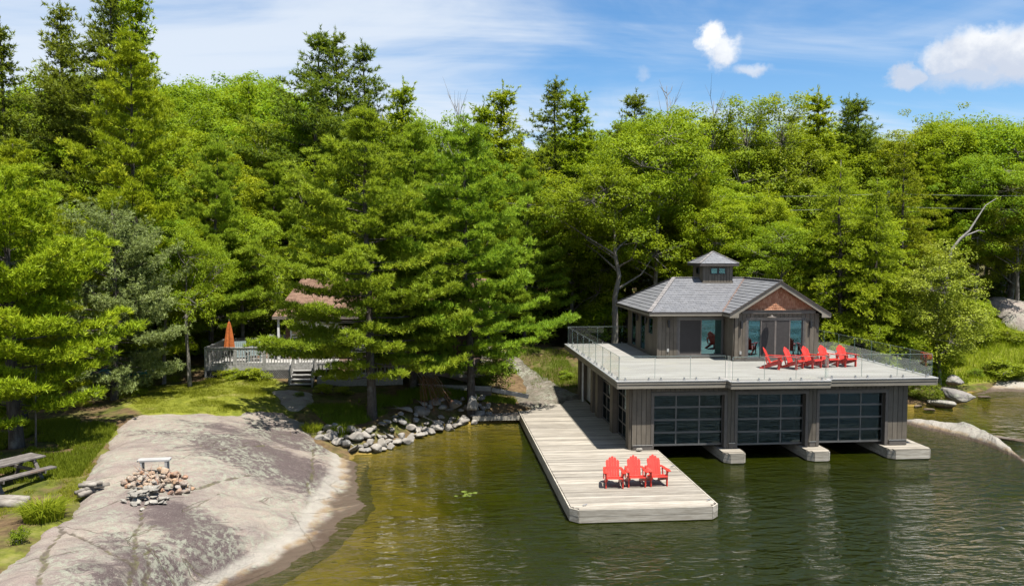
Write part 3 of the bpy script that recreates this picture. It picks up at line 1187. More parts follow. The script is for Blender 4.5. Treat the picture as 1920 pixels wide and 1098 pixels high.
def far_rocks():
    sr = [smooth_rock(i, M['granite_rock'], .5, 4) for i in (3, 4, 5, 6)]
    for (px, py, z, L, W, H, rz, k, lab) in (
            (1794, 738, .55, 2.9, 1.7, 1.3, -50, 0, 'long rounded grey boulder sloping into the water beside the bush'),
            (1768, 757, .2, 1.9, 1.2, .75, -10, 1, 'low wedge-shaped boulder at the water in front of the bush'),
            (1790, 714, .9, 1.9, 1.5, .9, 20, 2, 'pale round-topped boulder behind the shore boulders below the meadow'),
            (1742, 768, .0, .9, .6, .4, 0, 3, 'small dark stone awash under the bush'),
            (1845, 744, .0, 1.2, .7, .35, 10, 3, 'small wet dark stone at the edge of the tan ledge'),
            (1722, 762, .0, .8, .5, .4, 40, 1, 'small half-sunk stone closest to the boathouse corner'),
            (1496, 541, 5.6, 2.6, 1.6, 1.5, 0, 2, 'bleached white boulder glimpsed behind the gable roof')):
        p = atz(px, py, z) if z < 5 else atY(px, py, 62)
        if z > 5:
            p[2] = gz(p[0], p[1]) + .4
        o = link('boulder', sr[k], None, (p[0], p[1], p[2]), (.05, .1, R(rz)), (L, W, H))
        tag(o, lab, 'rock')
    # whaleback that barely clears the water
    bm_l = []
    pts = [(1690, 790, .0), (1720, 795, .18), (1760, 803, .30), (1810, 812, .38), (1850, 826, .34), (1890, 846, .2), (1925, 868, .0)]
    P = np.array([atz(a, b, .0) for a, b, z in pts])
    Wd = [.35, .75, .95, 1.25, 1.15, .9, .4]
    Hh = [.1, .28, .40, .52, .48, .32, .08]
    n = len(P)

    def sm(vals, s_):
        """smooth interpolation through the stations"""
        x = np.arange(n)
        w = np.exp(-((s_ - x) / .62) ** 2)
        return float((w * np.asarray(vals)).sum() / w.sum())
    V = []
    for s_ in np.linspace(-.1, n - .9, 90):
        cx, cy_ = sm(P[:, 0], s_), sm(P[:, 1], s_)
        w, h = sm(Wd, s_), sm(Hh, s_)
        for a in np.linspace(-1.5, 1.5, 34):
            x, y = cx + .55 * w * a, cy_ + 1.0 * w * a
            nz = .30 * float(fbm(np.array([x * .9]), np.array([y * .9]), 4)[0]) + .10 * float(fbm(np.array([x * 3.5]), np.array([y * 3.5]), 3)[0])
            V.append((x, y, h * (1 - a * a) * (1.0 if a > 0 else .9) + nz * min(1, h * 3) - .04))
    me = fast_mesh('low_rock', np.array(V), 4, M['granite_rock'], None, True, grid_faces(34, 90))
    o = link('low_rock', me)
    tag(o, 'long low whaleback rock lying just above the water beside the boathouse', 'rock')
    p = atz(1868, 824, .0)
    o = link('low_rock', sr[1], None, (p[0] + .6, p[1], -.02), (0, .05, R(-35)), (2.4, .9, .42))
    tag(o, 'thin dark wet rock behind the low whaleback', 'rock')


far_rocks()


# ================================================================== dock
def rebase(root, loc):
    loc = Vector(loc)
    root.location = loc
    for ch in root.children:
        ch.location = ch.location - loc
    return root


DT = .45   # top of dock
DX0, DX1, DYF, DYB = 4.35, 9.23, 24.63, 41.7


def build_dock():
    rg = random.Random(2)
    d = empty('dock', label='long weathered plank dock with cut corners running out beside the boathouse', cat='dock')
    y = DYF + .05
    pw = .142
    while y < 43.6:
        x0, x1 = DX0 + .045, (DX1 - .045 if y < 31.80 else 8.30)
        c = max(0, DYF + .27 - y)
        x0 += c
        x1 -= c
        if y > 40.3:
            x0 = DX0 + .4 + (y - 40.3) * .9
        if y > 41.9:
            x0 = 6.9 + (y - 41.9) * .35
        piece('plank', d, M['dock'], x0 + rg.uniform(-.006, .006), x1 + rg.uniform(-.006, .006), y + .004, y + pw - .004,
              DT - .04, DT + rg.uniform(-.003, .004), (rg.uniform(-.004, .004), 0, rg.uniform(-.0008, .0008)))
        y += pw
    # fascia: two boards high along front, sides and the cut corners
    ch = .25
    zt, zm, zb = DT - .005, .225, .03
    for (a, b, c, e) in ((DX0 + ch, DYF, DX1 - ch, DYF), (DX0, DYF + ch, DX0, 40.35), (DX1, DYF + ch, DX1, 31.9),
                         (DX0, DYF + ch, DX0 + ch, DYF), (DX1 - ch, DYF, DX1, DYF + ch)):
        for z0, z1 in ((zm + .004, zt), (zb, zm - .004)):
            L = math.hypot(c - a, e - b)
            o = link('fascia_board', box_mesh(M['dock_edge']), d, ((a + c) / 2, (b + e) / 2, (z0 + z1) / 2),
                     (0, 0, math.atan2(e - b, c - a)), (L - .004, .05 if z0 > .1 else .044, z1 - z0))
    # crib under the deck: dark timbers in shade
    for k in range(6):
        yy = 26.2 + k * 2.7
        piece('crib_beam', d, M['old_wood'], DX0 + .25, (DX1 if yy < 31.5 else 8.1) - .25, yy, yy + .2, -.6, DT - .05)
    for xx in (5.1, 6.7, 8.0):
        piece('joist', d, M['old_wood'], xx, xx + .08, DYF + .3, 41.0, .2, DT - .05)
    # cleats
    for (x, y_) in ((DX1 - .18, DYF + .55), (DX1 - .15, 29.3), (DX0 + .5, DYF + .35)):
        m = MB().tube([(-.10, 0, .05), (.10, 0, .05)], .014, 6).box(-.04, -.02, -.012, .012, 0, .05).box(.02, .04, -.012, .012, 0, .05)
        m.build('cleat', M['metal'], d, (x, y_, DT), (0, 0, .5))
    rebase(d, ((DX0 + DX1) / 2, 33, 0))
    s = link('block', boulder_mesh(41, M['grey_stone'], 16, .7), None, (8.42, 31.72, DT + .09), (0, 0, .2), (.40, .24, .26))
    tag(s, 'small pale stone lying on the dock at the boathouse corner', 'stone')


build_dock()


def finger(x0, x1, yf, yb, label):
    d = empty('finger_pier', label=label, cat='pier', group='timber piers under the boathouse front')
    ch = min(.22, (x1 - x0) * .3)
    pts = [(x0, yf + ch), (x0 + ch, yf), (x1 - ch * .4, yf), (x1, yf + ch * .4), (x1, yb), (x0, yb)]
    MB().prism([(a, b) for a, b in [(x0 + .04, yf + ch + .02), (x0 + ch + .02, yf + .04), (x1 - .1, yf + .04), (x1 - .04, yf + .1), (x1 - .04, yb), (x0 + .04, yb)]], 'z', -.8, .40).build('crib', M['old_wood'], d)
    for i in range(len(pts) - 1):
        (a, b), (c, e) = pts[i], pts[i + 1]
        if i == 4:
            continue
        for z0, z1 in ((.04, .21), (.218, .40)):
            L = math.hypot(c - a, e - b)
            link('fascia_board', box_mesh(M['dock_edge']), d, ((a + c) / 2, (b + e) / 2, (z0 + z1) / 2), (0, 0, math.atan2(e - b, c - a)), (L - .003, .04 if z0 > .1 else .036, z1 - z0))
    a, b = pts[5], pts[0]
    for z0, z1 in ((.04, .21), (.218, .40)):
        link('fascia_board', box_mesh(M['dock_edge']), d, (x0, (yf + ch + yb) / 2, (z0 + z1) / 2), (0, 0, math.pi / 2), (yb - yf - ch - .003, .04 if z0 > .1 else .036, z1 - z0))
    y = yf - .01
    while y < yb - .15:
        c = max(0, yf + ch - y - .07)
        piece('plank', d, M['dock'], x0 - .015 + c, x1 + .015 - c * .5, y, y + .138, .405, .445)
        y += .143
    rebase(d, ((x0 + x1) / 2, (yf + yb) / 2, 0))


finger(11.86, 12.72, 31.12, 43.6, 'narrow timber pier in the water between the first and second garage doors from the dock')
finger(15.46, 16.36, 31.15, 43.6, 'narrow timber pier in the water between the two garage doors farthest from the dock')
finger(19.02, 20.82, 31.2, 43.6, 'wide timber pier under the boathouse corner away from the dock')

# ================================================================== boathouse
ZD = 3.415
BH = empty('boathouse', label='dark grey-brown two-storey boathouse with glazed garage doors and a roof deck', cat='boathouse')


def siding_x(part, x0, x1, z0, z1, Yp, sgn=-1, w=.205):
    """boards on a wall plane y=Yp facing sgn*y"""
    n = max(1, round((x1 - x0) / w))
    s = (x1 - x0) / n
    for i in range(n):
        ya, yb = sorted((Yp, Yp + sgn * .024))
        piece('siding_board', part, M['siding'], x0 + i * s + .009, x0 + (i + 1) * s - .009, ya, yb, z0, z1)


def siding_y(part, y0, y1, z0, z1, Xp, sgn=-1, w=.205):
    n = max(1, round((y1 - y0) / w))
    s = (y1 - y0) / n
    for i in range(n):
        xa, xb = sorted((Xp, Xp + sgn * .024))
        piece('siding_board', part, M['siding'], xa, xb, y0 + i * s + .009, y0 + (i + 1) * s - .009, z0, z1)


def glazed_door(x0, x1, z0, z1, Y, nx=3, nz=4):
    """sectional garage door in a wall facing -Y"""
    f = MB()
    fw = .055
    zs = np.linspace(z0 + .03, z1, nz + 1)
    xs = np.linspace(x0, x1, nx + 1)
    root = MB()
    f.box(x0, x1, Y, Y + .05, z0, z0 + .075)
    f.box(x0, x1, Y, Y + .05, z1 - .05, z1)
    for z in zs[1:-1]:
        f.box(x0, x1, Y, Y + .05, z - .04, z + .035)
    d = f.build('garage_door', M['door_frame'], BH)
    for i, x in enumerate(xs):
        piece('stile', d, M['door_frame'], max(x0, x - fw / 2), min(x1, x + fw / 2), Y - .004, Y + .046, z0, z1)
    for i in range(nx):
        for j in range(nz):
            piece('pane', d, M['door_pane'], xs[i] + .01, xs[i + 1] - .01, Y + .018, Y + .028, zs[j] + .01, zs[j + 1] - .01)
    return d


def build_lower():
    WY = 31.93
    z0, z1 = DT, 3.10
    doors = [(9.07, 12.07), (12.65, 15.61), (16.22, 19.15)]
    zt = 2.72
    w = MB()
    edges = [8.14] + [v for dd in doors for v in (dd[0] - .13, dd[1] + .13)] + [20.14]
    for i in range(0, len(edges), 2):
        w.box(edges[i], edges[i + 1], WY + .002, WY + .16, z0 - .02, z1)
    for dd in doors:
        w.box(dd[0] - .13, dd[1] + .13, WY + .002, WY + .16, zt + .12, z1)
    wall = w.build('front_wall', M['groove'], BH)
    for i in range(0, len(edges), 2):
        siding_x(wall, edges[i], edges[i + 1], z0 + .0, z1 - .01, WY)
    for dd in doors:
        siding_x(wall, dd[0] - .13, dd[1] + .13, zt + .125, z1 - .01, WY)
        # surround
        piece('door_trim', wall, M['trim'], dd[0] - .125, dd[0], WY - .035, WY + .32, z0 + .02, zt + .12)
        piece('door_trim', wall, M['trim'], dd[1], dd[1] + .125, WY - .035, WY + .32, z0 + .02, zt + .12)
        piece('door_trim', wall, M['trim'], dd[0] + .001, dd[1] - .001, WY - .038, WY + .318, zt, zt + .118)
        piece('door_trim', wall, M['fascia_dark'], dd[0] - .15, dd[1] + .15, WY - .05, WY - .002, zt + .121, zt + .15)
    glazed_door(9.075, 12.065, .56, 2.715, WY + .20)
    glazed_door(12.655, 15.605, .53, 2.715, WY + .20)
    glazed_door(16.225, 19.145, .56, 2.715, WY + .20)
    # protective plates at the foot of each pier wall
    for a, b, zz in ((8.2, 8.98, DT), (12.30, 12.52, .47), (15.80, 16.05, .47), (19.35, 20.1, .47)):
        piece('kick_plate', wall, M['trim'], a, b, WY - .055, WY - .027, zz, zz + .20)
        piece('kick_cap', wall, M['metal'], a - .03, b + .03, WY - .075, WY - .027, zz + .202, zz + .225)
    # left wall: columns and glazed bays over the dock
    lw = MB().box(8.30, 8.42, 38.9, 39.6, DT, z1).box(8.30, 8.42, 40.1, 41.2, DT, z1).build('left_wall', M['groove'], BH)
    for y0, y1 in ((32.0, 32.55), (35.05, 35.60), (38.35, 38.9), (39.6, 40.15), (43.2, 43.75)):
        col = MB().box(8.06, 8.46, y0, y1, DT, z1 - .005).build('column', M['groove'], BH)
        siding_x(col, 8.06, 8.46, DT, z1 - .01, y0, -1, .2)
        siding_y(col, y0, y1, DT, z1 - .01, 8.06, -1, .19)
    for y0, y1 in ((32.55, 35.05), (35.60, 38.35)):
        f = MB()
        for z in (DT + .05, 1.1, 1.72, 2.34, 2.96):
            f.box(8.30, 8.35, y0, y1, z - .03, z + .03)
        d = f.build('glazed_bay', M['door_frame'], BH)
        ys = np.linspace(y0, y1, 4)
        for k, yy in enumerate(ys):
            piece('stile', d, M['door_frame'], 8.297, 8.347, max(y0, yy - .03), min(y1, yy + .03), DT, 3.0)
        for k in range(3):
            for j in range(4):
                zz = (DT + .05, 1.1, 1.72, 2.34, 2.96)
                piece('pane', d, M['door_pane'], 8.318, 8.328, ys[k] + .01, ys[k + 1] - .01, zz[j] + .01, zz[j + 1] - .01)
        piece('beam', BH, M['trim'], 8.2, 8.45, y0, y1, 2.99, 3.095)
    MB().tube([(8.10, 42.6, DT), (8.10, 42.6, 3.08)], .05, 8).build('downspout', M['white'], BH)
    MB().box(8.45, 8.53, 40.2, 43.2, DT, 2.7).build('side_door', M['white'], BH)
    # right and back walls
    rw = MB().box(20.02, 20.14, 32.1, 43.75, DT, z1).build('right_wall', M['groove'], BH)
    siding_y(rw, WY, 43.75, DT, z1 - .01, 20.142, 1, .21)
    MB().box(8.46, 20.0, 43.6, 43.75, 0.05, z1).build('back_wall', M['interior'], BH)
    # boats' hoist beams seen dimly through the glass
    for x, y in ((10.5, 36.0), (14.1, 37.0), (17.6, 36.2)):
        MB().beam((x - 1.2, y, 1.9), (x + 1.2, y + 1.5, 1.6), .12, .16).beam((x - .9, y - 1.0, .0), (x - .9, y - 1.0, 3.0), .1, .1).build('hoist_beam', M['white'], BH)


build_lower()


def build_deck():
    # slab with the middle section stepping forward
    P = [(7.40, 31.42), (12.0, 31.42), (12.0, 31.02), (16.22, 31.02), (16.22, 31.40), (21.1, 31.40), (21.1, 44.3), (7.40, 44.3)]
    inner = [(7.46, 31.48), (12.06, 31.48), (12.06, 31.08), (16.16, 31.08), (16.16, 31.46), (21.04, 31.46), (21.04, 44.24), (7.46, 44.24)]
    MB().prism(inner, 'z', 3.11, 3.40).build('deck_slab', M['fascia_dark'], BH)
    MB().prism(inner, 'z', 3.402, ZD).build('deck_surface', M['deck'], BH)
    # fascia boards, two steps, and the pale drip edge
    n = len(P)
    f = empty_part = MB()
    fas = None
    for i in range(n):
        (a, b), (c, e) = P[i], P[(i + 1) % n]
        L = math.hypot(c - a, e - b)
        ang = math.atan2(e - b, c - a)
        nx, ny = math.sin(ang), -math.cos(ang)
        cx, cy_ = (a + c) / 2, (b + e) / 2
        for (z0, z1, off, th, mat, nm) in ((3.275, 3.388, .0, .05, M['fascia'], 'fascia_board'), (3.105, 3.245, -.02, .045, M['fascia'], 'fascia_board'),
                                           (3.246, 3.274, -.012, .03, M['fascia_dark'], 'fascia_reveal'), (3.389, 3.421, .02, .10, M['metal_edge'], 'drip_edge')):
            ext = {'fascia_board': .05, 'fascia_reveal': .02, 'drip_edge': .06}[nm] if i in (0, 5, 6, 7) else 0.0
            link(nm, box_mesh(mat), BH, (cx + nx * (off - th / 2 + .03), cy_ + ny * (off - th / 2 + .03), (z0 + z1) / 2), (0, 0, ang), (L + ext, th, z1 - z0))
    # glass railing
    rail = MB()
    segs = []

    def run(a, b, k):
        for i in range(k):
            t0, t1 = i / k, (i + 1) / k
            segs.append(((a[0] + (b[0] - a[0]) * t0, a[1] + (b[1] - a[1]) * t0), (a[0] + (b[0] - a[0]) * t1, a[1] + (b[1] - a[1]) * t1)))
    run((7.50, 31.58), (11.96, 31.58), 3)
    run((12.10, 31.16), (16.14, 31.16), 3)
    run((16.28, 31.58), (21.0, 31.58), 3)
    run((21.0, 31.62), (21.0, 44.15), 8)
    run((7.50, 31.62), (7.50, 44.15), 8)
    run((7.54, 44.15), (10.9, 44.15), 2)
    run((18.7, 44.15), (20.96, 44.15), 2)
    run((12.03, 31.2), (12.03, 31.56), 1)
    run((16.21, 31.2), (16.21, 31.56), 1)
    clamp = MB().box(-.028, .028, -.03, .03, 0, .10).box(-.045, .045, -.045, .045, 0, .012).mesh('clamp', M['metal'])
    cap = MB().box(-.03, .03, -.02, .02, 0, .03).mesh('glass_cap', M['metal'])
    root = None
    r = MB().box(7.48, 7.52, 31.56, 31.60, ZD, ZD + .02).build('glass_railing', M['metal'], BH)
    for (a, b) in segs:
        L = math.hypot(b[0] - a[0], b[1] - a[1])
        ang = math.atan2(b[1] - a[1], b[0] - a[0])
        cx, cy_ = (a[0] + b[0]) / 2, (a[1] + b[1]) / 2
        link('glass_pane', box_mesh(M['rail_glass']), r, (cx, cy_, ZD + .06 + .46), (0, 0, ang), (L - .02, .013, .92))
        link('top_edge', box_mesh(M['glass_top']), r, (cx, cy_, ZD + .06 + .926), (0, 0, ang), (L - .02, .016, .012))
        if L > 1:
            for s in (.17, .83):
                link('clamp', clamp, r, (a[0] + (b[0] - a[0]) * s, a[1] + (b[1] - a[1]) * s, ZD + .007), (0, 0, ang))
            # polished edge bars between the panes
            for s in ((0.0,) if (a, b) != segs[2] else (0.0, 1.0)):
                link('edge_bar', box_mesh(M['glass_edge']), r, (a[0] + (b[0] - a[0]) * s, a[1] + (b[1] - a[1]) * s, ZD + .06 + .46), (0, 0, ang), (.010, .016, .925))
            link('glass_cap', cap, r, (a[0] + (b[0] - a[0]) * .003, a[1] + (b[1] - a[1]) * .003, ZD + .90), (0, 0, ang))


M['metal_edge'] = m_plain('drip_edge_metal', (.30, .30, .295), .4, .5, var=.06)
M['glass_top'] = m_plain('glass_top_edge', (.22, .27, .25), .15)
M['glass_edge'] = m_plain('glass_edge', (.10, .16, .14), .2)
build_deck()


# ------------------------------------------------------------------ cabin on the deck
def shingles(name, poly, eave0, eave1, mat, parent, expo=.26, tile=.34, lift=.022, seed=1, z_up=None):
    """poly: 3-D convex polygon; eave0->eave1 runs along the eave; each tile is its own little slab"""
    rg = np.random.RandomState(seed)
    P = np.array(poly, float)
    o = np.array(eave0, float)
    u = np.array(eave1, float) - o
    u /= np.linalg.norm(u)
    nrm = np.zeros(3)
    for i in range(len(P)):
        nrm += np.cross(P[i] - P[0], P[(i + 1) % len(P)] - P[0])
    nrm /= np.linalg.norm(nrm)
    if (nrm[2] < 0 and z_up is None):
        nrm = -nrm
    if z_up is not None and nrm @ np.array(z_up) < 0:
        nrm = -nrm
    v = np.cross(nrm, u)
    if v[2] < 0:
        v = -v
    Q = np.stack([(P - o) @ u, (P - o) @ v], 1)

    def span(y):
        xs = []
        for i in range(len(Q)):
            a, b = Q[i], Q[(i + 1) % len(Q)]
            if abs(a[1] - b[1]) < 1e-9:
                if abs(a[1] - y) < 1e-6:
                    xs += [a[0], b[0]]
                continue
            t = (y - a[1]) / (b[1] - a[1])
            if -1e-9 <= t <= 1 + 1e-9:
                xs.append(a[0] + (b[0] - a[0]) * t)
        return (min(xs), max(xs)) if xs else None
    vmin, vmax = Q[:, 1].min(), Q[:, 1].max()
    rows = max(1, int(round((vmax - vmin) / expo)))
    V, T = [], []
    for r in range(rows):
        y0 = vmin + (vmax - vmin) * r / rows
        y1 = vmin + (vmax - vmin) * (r + 1) / rows
        s0, s1 = span(y0 + 1e-6), span(y1 - 1e-6)
        if not s0 or not s1:
            continue
        off = (r % 2) * tile / 2 + rg.uniform(-.03, .03)
        a, b = min(s0[0], s1[0]), max(s0[1], s1[1])
        k0 = math.floor((a - off) / tile)
        k1 = math.ceil((b - off) / tile)
        for k in range(k0, k1):
            ua, ub = off + k * tile + .004, off + (k + 1) * tile - .004
            c = [np.clip(ua, *s0), np.clip(ub, *s0), np.clip(ub, *s1), np.clip(ua, *s1)]
            if c[1] - c[0] < 1e-3 and c[2] - c[3] < 1e-3:
                continue
            lf = lift * rg.uniform(.8, 1.25)
            dy = rg.uniform(-.006, .006)
            A = o + u * c[0] + v * (y0 + dy) + nrm * lf
            B = o + u * c[1] + v * (y0 + dy) + nrm * lf
            Cc = o + u * c[2] + v * (y1 + .02) + nrm * .004
            D = o + u * c[3] + v * (y1 + .02) + nrm * .004
            A2, B2 = A - nrm * (lf + .004), B - nrm * (lf + .004)
            tn = rg.uniform(0, 1)
            V += [A, B, Cc, D, A2, B2, B, A]
            T += [tn, 0.0]
    V = np.array(V)
    # keep faces pointing outwards
    me = fast_mesh(name, V, 4, mat, np.array(T))
    o = link(name, me, parent)
    o['kind'] = 'stuff'
    return o


def slab_under(name, poly, th, mat, parent):
    P = [Vector(p) for p in poly]
    m = MB()
    m.quad(*[p - Vector((0, 0, .012)) for p in P])
    m.quad(*[p - Vector((0, 0, th)) for p in reversed(P)])
    n = len(P)
    for i in range(n):
        a, b = P[i], P[(i + 1) % n]
        m.quad(a - Vector((0, 0, .012)), a - Vector((0, 0, th)), b - Vector((0, 0, th)), b - Vector((0, 0, .012)))
    return m.build(name, mat, parent)


def sliding_door(x0, x1, z0, z1, Y, panels):
    """panels: list of (f0, f1, kind) fractions of the width"""
    W = x1 - x0
    f = MB()
    f.box(x0, x1, Y - .02, Y + .10, z1 - .06, z1).box(x0, x1, Y - .03, Y + .10, z0, z0 + .05)
    f.box(x0, x0 + .055, Y - .018, Y + .10, z0, z1).box(x1 - .055, x1, Y - .018, Y + .10, z0, z1)
    d = f.build('sliding_door', M['door_frame'], BH)
    for a, b, kind in panels:
        xa, xb = x0 + W * a, x0 + W * b
        fr = M['screen_frame'] if kind == 'screen' else M['door_frame']
        yy = Y + (.0 if kind == 'screen' else .045)
        m = MB().box(xa, xa + .045, yy, yy + .035, z0 + .05, z1 - .06).box(xb - .045, xb, yy, yy + .035, z0 + .05, z1 - .06)
        m.box(xa + .045, xb - .045, yy + .002, yy + .033, z0 + .05, z0 + .12).box(xa + .045, xb - .045, yy + .002, yy + .033, z1 - .11, z1 - .06)
        m.build('sash', fr, d)
        if kind == 'screen':
            piece('screen', d, M['screen'], xa + .04, xb - .04, yy + .012, yy + .018, z0 + .115, z1 - .105)
        else:
            piece('pane', d, M['pane'], xa + .04, xb - .04, yy + .012, yy + .022, z0 + .115, z1 - .105)


def sconce(parent, x, y, z, rz=0):
    m = MB().tube([(0, -.09, -.20), (0, -.09, .16)], .06, 10).box(-.05, .05, -.03, 0, -.06, .06).box(-.012, .012, -.09, -.02, -.01, .01)
    m.build('wall_lamp', M['black'], parent, (x, y, z), (0, 0, rz))


def build_cabin():
    zt = 5.72
    X0, X1, XG = 10.95, 18.57, 14.33
    YF, YG, YB = 38.04, 36.84, 44.05
    ez, rz = 5.72, 7.27
    RX0, RX1, RYF, RYB, GY = 10.37, 19.05, 37.50, 44.6, 36.60
    GX0, GX1, GP = 14.02, 19.05, 16.52
    RL, RYm = 12.63, 41.0
    # walls
    d1 = (11.97, 14.25, 3.50, 5.40)
    d2 = (14.98, 17.83, 3.50, 5.46)
    w = MB()
    w.box(X0 + .03, d1[0], YF + .002, YF + .12, ZD, zt).box(d1[1], XG, YF + .003, YF + .12, ZD, zt).box(d1[0], d1[1], YF + .002, YF + .12, d1[3], zt)
    wl_ = w.build('cabin_front_wall', M['groove'], BH)
    siding_x(wl_, X0, d1[0] - .05, ZD + .10, zt - .01, YF)
    siding_x(wl_, d1[1] + .02, XG - .03, ZD + .10, zt - .01, YF)
    siding_x(wl_, d1[0] - .05, d1[1] + .02, d1[3] + .055, zt - .01, YF)
    piece('door_trim', wl_, M['trim'], d1[0] - .09, d1[0], YF - .032, YF + .02, ZD + .1, d1[3] + .05)
    piece('door_trim', wl_, M['trim'], d1[0] - .09, d1[1] + .06, YF - .034, YF + .018, d1[3] + .001, d1[3] + .055)
    sliding_door(*d1, YF + .0, [(.02, .52, 'screen'), (.50, .985, 'glass')])
    w = MB()
    w.box(XG + .03, d2[0], YG + .002, YG + .12, ZD, zt).box(d2[1], X1, YG + .002, YG + .12, ZD, zt).box(d2[0], d2[1], YG + .002, YG + .12, d2[3], zt)
    w.prism([(XG + .1, zt + .001), (X1 - .1, zt + .001), (GP, 7.05)], 'y', YG + .01, YG + .10)
    wg = w.build('gable_wall', M['groove'], BH)
    siding_x(wg, XG + .03, d2[0] - .05, ZD + .1, zt - .01, YG)
    siding_x(wg, d2[1] + .05, X1, ZD + .1, zt - .01, YG)
    siding_x(wg, d2[0] - .05, d2[1] + .05, d2[3] + .055, zt - .01, YG)
    piece('door_trim', wg, M['trim'], d2[0] - .085, d2[0], YG - .032, YG + .02, ZD + .1, d2[3] + .05)
    piece('door_trim', wg, M['trim'], d2[1], d2[1] + .085, YG - .032, YG + .02, ZD + .1, d2[3] + .05)
    piece('door_trim', wg, M['trim'], d2[0] - .084, d2[1] + .084, YG - .034, YG + .018, d2[3] + .001, d2[3] + .055)
    sliding_door(*d2, YG, [(.02, .25, 'glass'), (.24, .50, 'screen'), (.50, .76, 'screen'), (.75, .98, 'glass')])
    # return wall and sides
    w = MB().box(XG + .002, XG + .12, YG + .03, YF - .002, ZD, zt).build('return_wall', M['groove'], BH)
    siding_y(w, YG, YF - .03, ZD + .1, zt - .01, XG)
    lw = MB()
    ops = [(42.2, 43.2, 3.5, 5.35), (40.3, 41.3, 3.5, 5.35), (38.85, 39.75, 4.45, 5.35)]
    lw.box(X0 + .002, X0 + .12, YF + .03, 38.85, ZD, zt).box(X0 + .002, X0 + .12, 39.75, 40.3, ZD, zt).box(X0 + .002, X0 + .12, 41.3, 42.2, ZD, zt).box(X0 + .002, X0 + .12, 43.2, YB, ZD, zt)
    for a, b, c, e in ops:
        lw.box(X0 + .002, X0 + .12, a, b, e, zt)
    lw.box(X0 + .002, X0 + .12, 38.85, 39.75, ZD, 4.45)
    lw_ = lw.build('cabin_left_wall', M['groove'], BH)
    for a, b in ((YF, 38.85), (39.75, 40.3), (41.3, 42.2), (43.2, YB)):
        siding_y(lw_, a, b, ZD + .1, zt - .01, X0)
    siding_y(lw_, 38.85, 39.75, ZD + .1, 4.44, X0)
    for a, b, c, e in ops:
        siding_y(lw_, a, b, e + .01, zt - .01, X0)
        m = MB().box(X0 - .03, X0 + .06, a, a + .06, c, e).box(X0 - .03, X0 + .06, b - .06, b, c, e).box(X0 - .028, X0 + .058, a + .06, b - .06, c, c + .06).box(X0 - .028, X0 + .058, a + .06, b - .06, e - .06, e)
        wd = m.build('window', M['trim'], BH)
        piece('pane', wd, M['pane'], X0 + .01, X0 + .02, a + .05, b - .05, c + .05, e - .05)
    rw = MB().box(X1 - .12, X1 - .002, YG, YB, ZD, zt).build('cabin_right_wall', M['groove'], BH)
    siding_y(rw, YG, YB, ZD + .1, zt - .01, X1, 1)
    bw = MB().box(X0, X1, YB - .1, YB, ZD, zt).build('cabin_back_wall', M['groove'], BH)
    siding_x(bw, X0, X1, ZD + .1, zt - .01, YB, 1)
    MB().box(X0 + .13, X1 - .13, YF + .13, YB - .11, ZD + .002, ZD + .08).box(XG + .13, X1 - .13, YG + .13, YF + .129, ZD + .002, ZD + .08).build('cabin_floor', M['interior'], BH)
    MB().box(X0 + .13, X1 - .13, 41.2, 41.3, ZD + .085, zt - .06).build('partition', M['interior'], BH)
    # base skirting
    for a in ((X0 - .04, d1[0] - .1, YF - .05, YF - .002), (d1[0] - .1, XG - .001, YF - .07, YF - .03), (XG - .04, d2[0] - .1, YG - .05, YG - .002), (d2[0] - .1, d2[1] + .1, YG - .09, YG - .03), (d2[1] + .1, X1 + .04, YG - .05, YG - .002), (XG - .05, XG - .002, YG - .04, YF - .072), (X0 - .05, X0 - .002, YF - .04, YB)):
        piece('skirting', BH, M['trim'], a[0], a[1], a[2], a[3], ZD + .002, ZD + .098 if 'z' not in a else 0)
    piece('corner_board', BH, M['siding'], X0 - .045, X0 + .05, YF - .040, YF - .026, ZD + .1, zt - .012)
    # lamps and sockets
    sconce(BH, 11.46, YF - .026, 5.15)
    sconce(BH, 14.67, YG - .026, 5.20)
    sconce(BH, 18.13, YG - .026, 5.20)
    sconce(BH, X0 - .026, 39.98, 5.15, -math.pi / 2)
    sconce(BH, X0 - .026, 41.75, 5.15, -math.pi / 2)
    for x, y in ((11.45, YF), (14.66, YG), (18.0, YG)):
        piece('socket_box', BH, M['lamp_glass'], x - .05, x + .05, y - .065, y - .026, ZD + .33, ZD + .48)
    MB().tube([(16.05, YG - .03, 5.60), (16.05, YG - .34, 5.66), (16.05, YG - .36, 5.60)], .015, 6).tube([(16.05, YG - .36, 5.66), (16.05, YG - .36, 5.60), (16.05, YG - .36, 5.555)], [.04, .08, .22], 14).build('door_lamp', M['trim'], BH)
    # gable: header beam and cedar shingles
    piece('header_beam', BH, M['trim'], XG + .36, X1 - .22, YG - .10, YG - .026, 5.70, 5.84)
    piece('header_cap', BH, M['fascia_dark'], XG + .33, X1 - .19, YG - .13, YG - .026, 5.842, 5.87)
    shingles('cedar_shingles', [(XG + .30, YG - .002, 5.872), (X1 - .18, YG - .002, 5.872), (GP, YG - .002, 7.10)], (XG + .30, YG - .002, 5.872), (X1 - .18, YG - .002, 5.872), M['cedar'], BH, .115, .10, .02, 5, z_up=(0, -1, 0))
    # roof planes
    e = ez
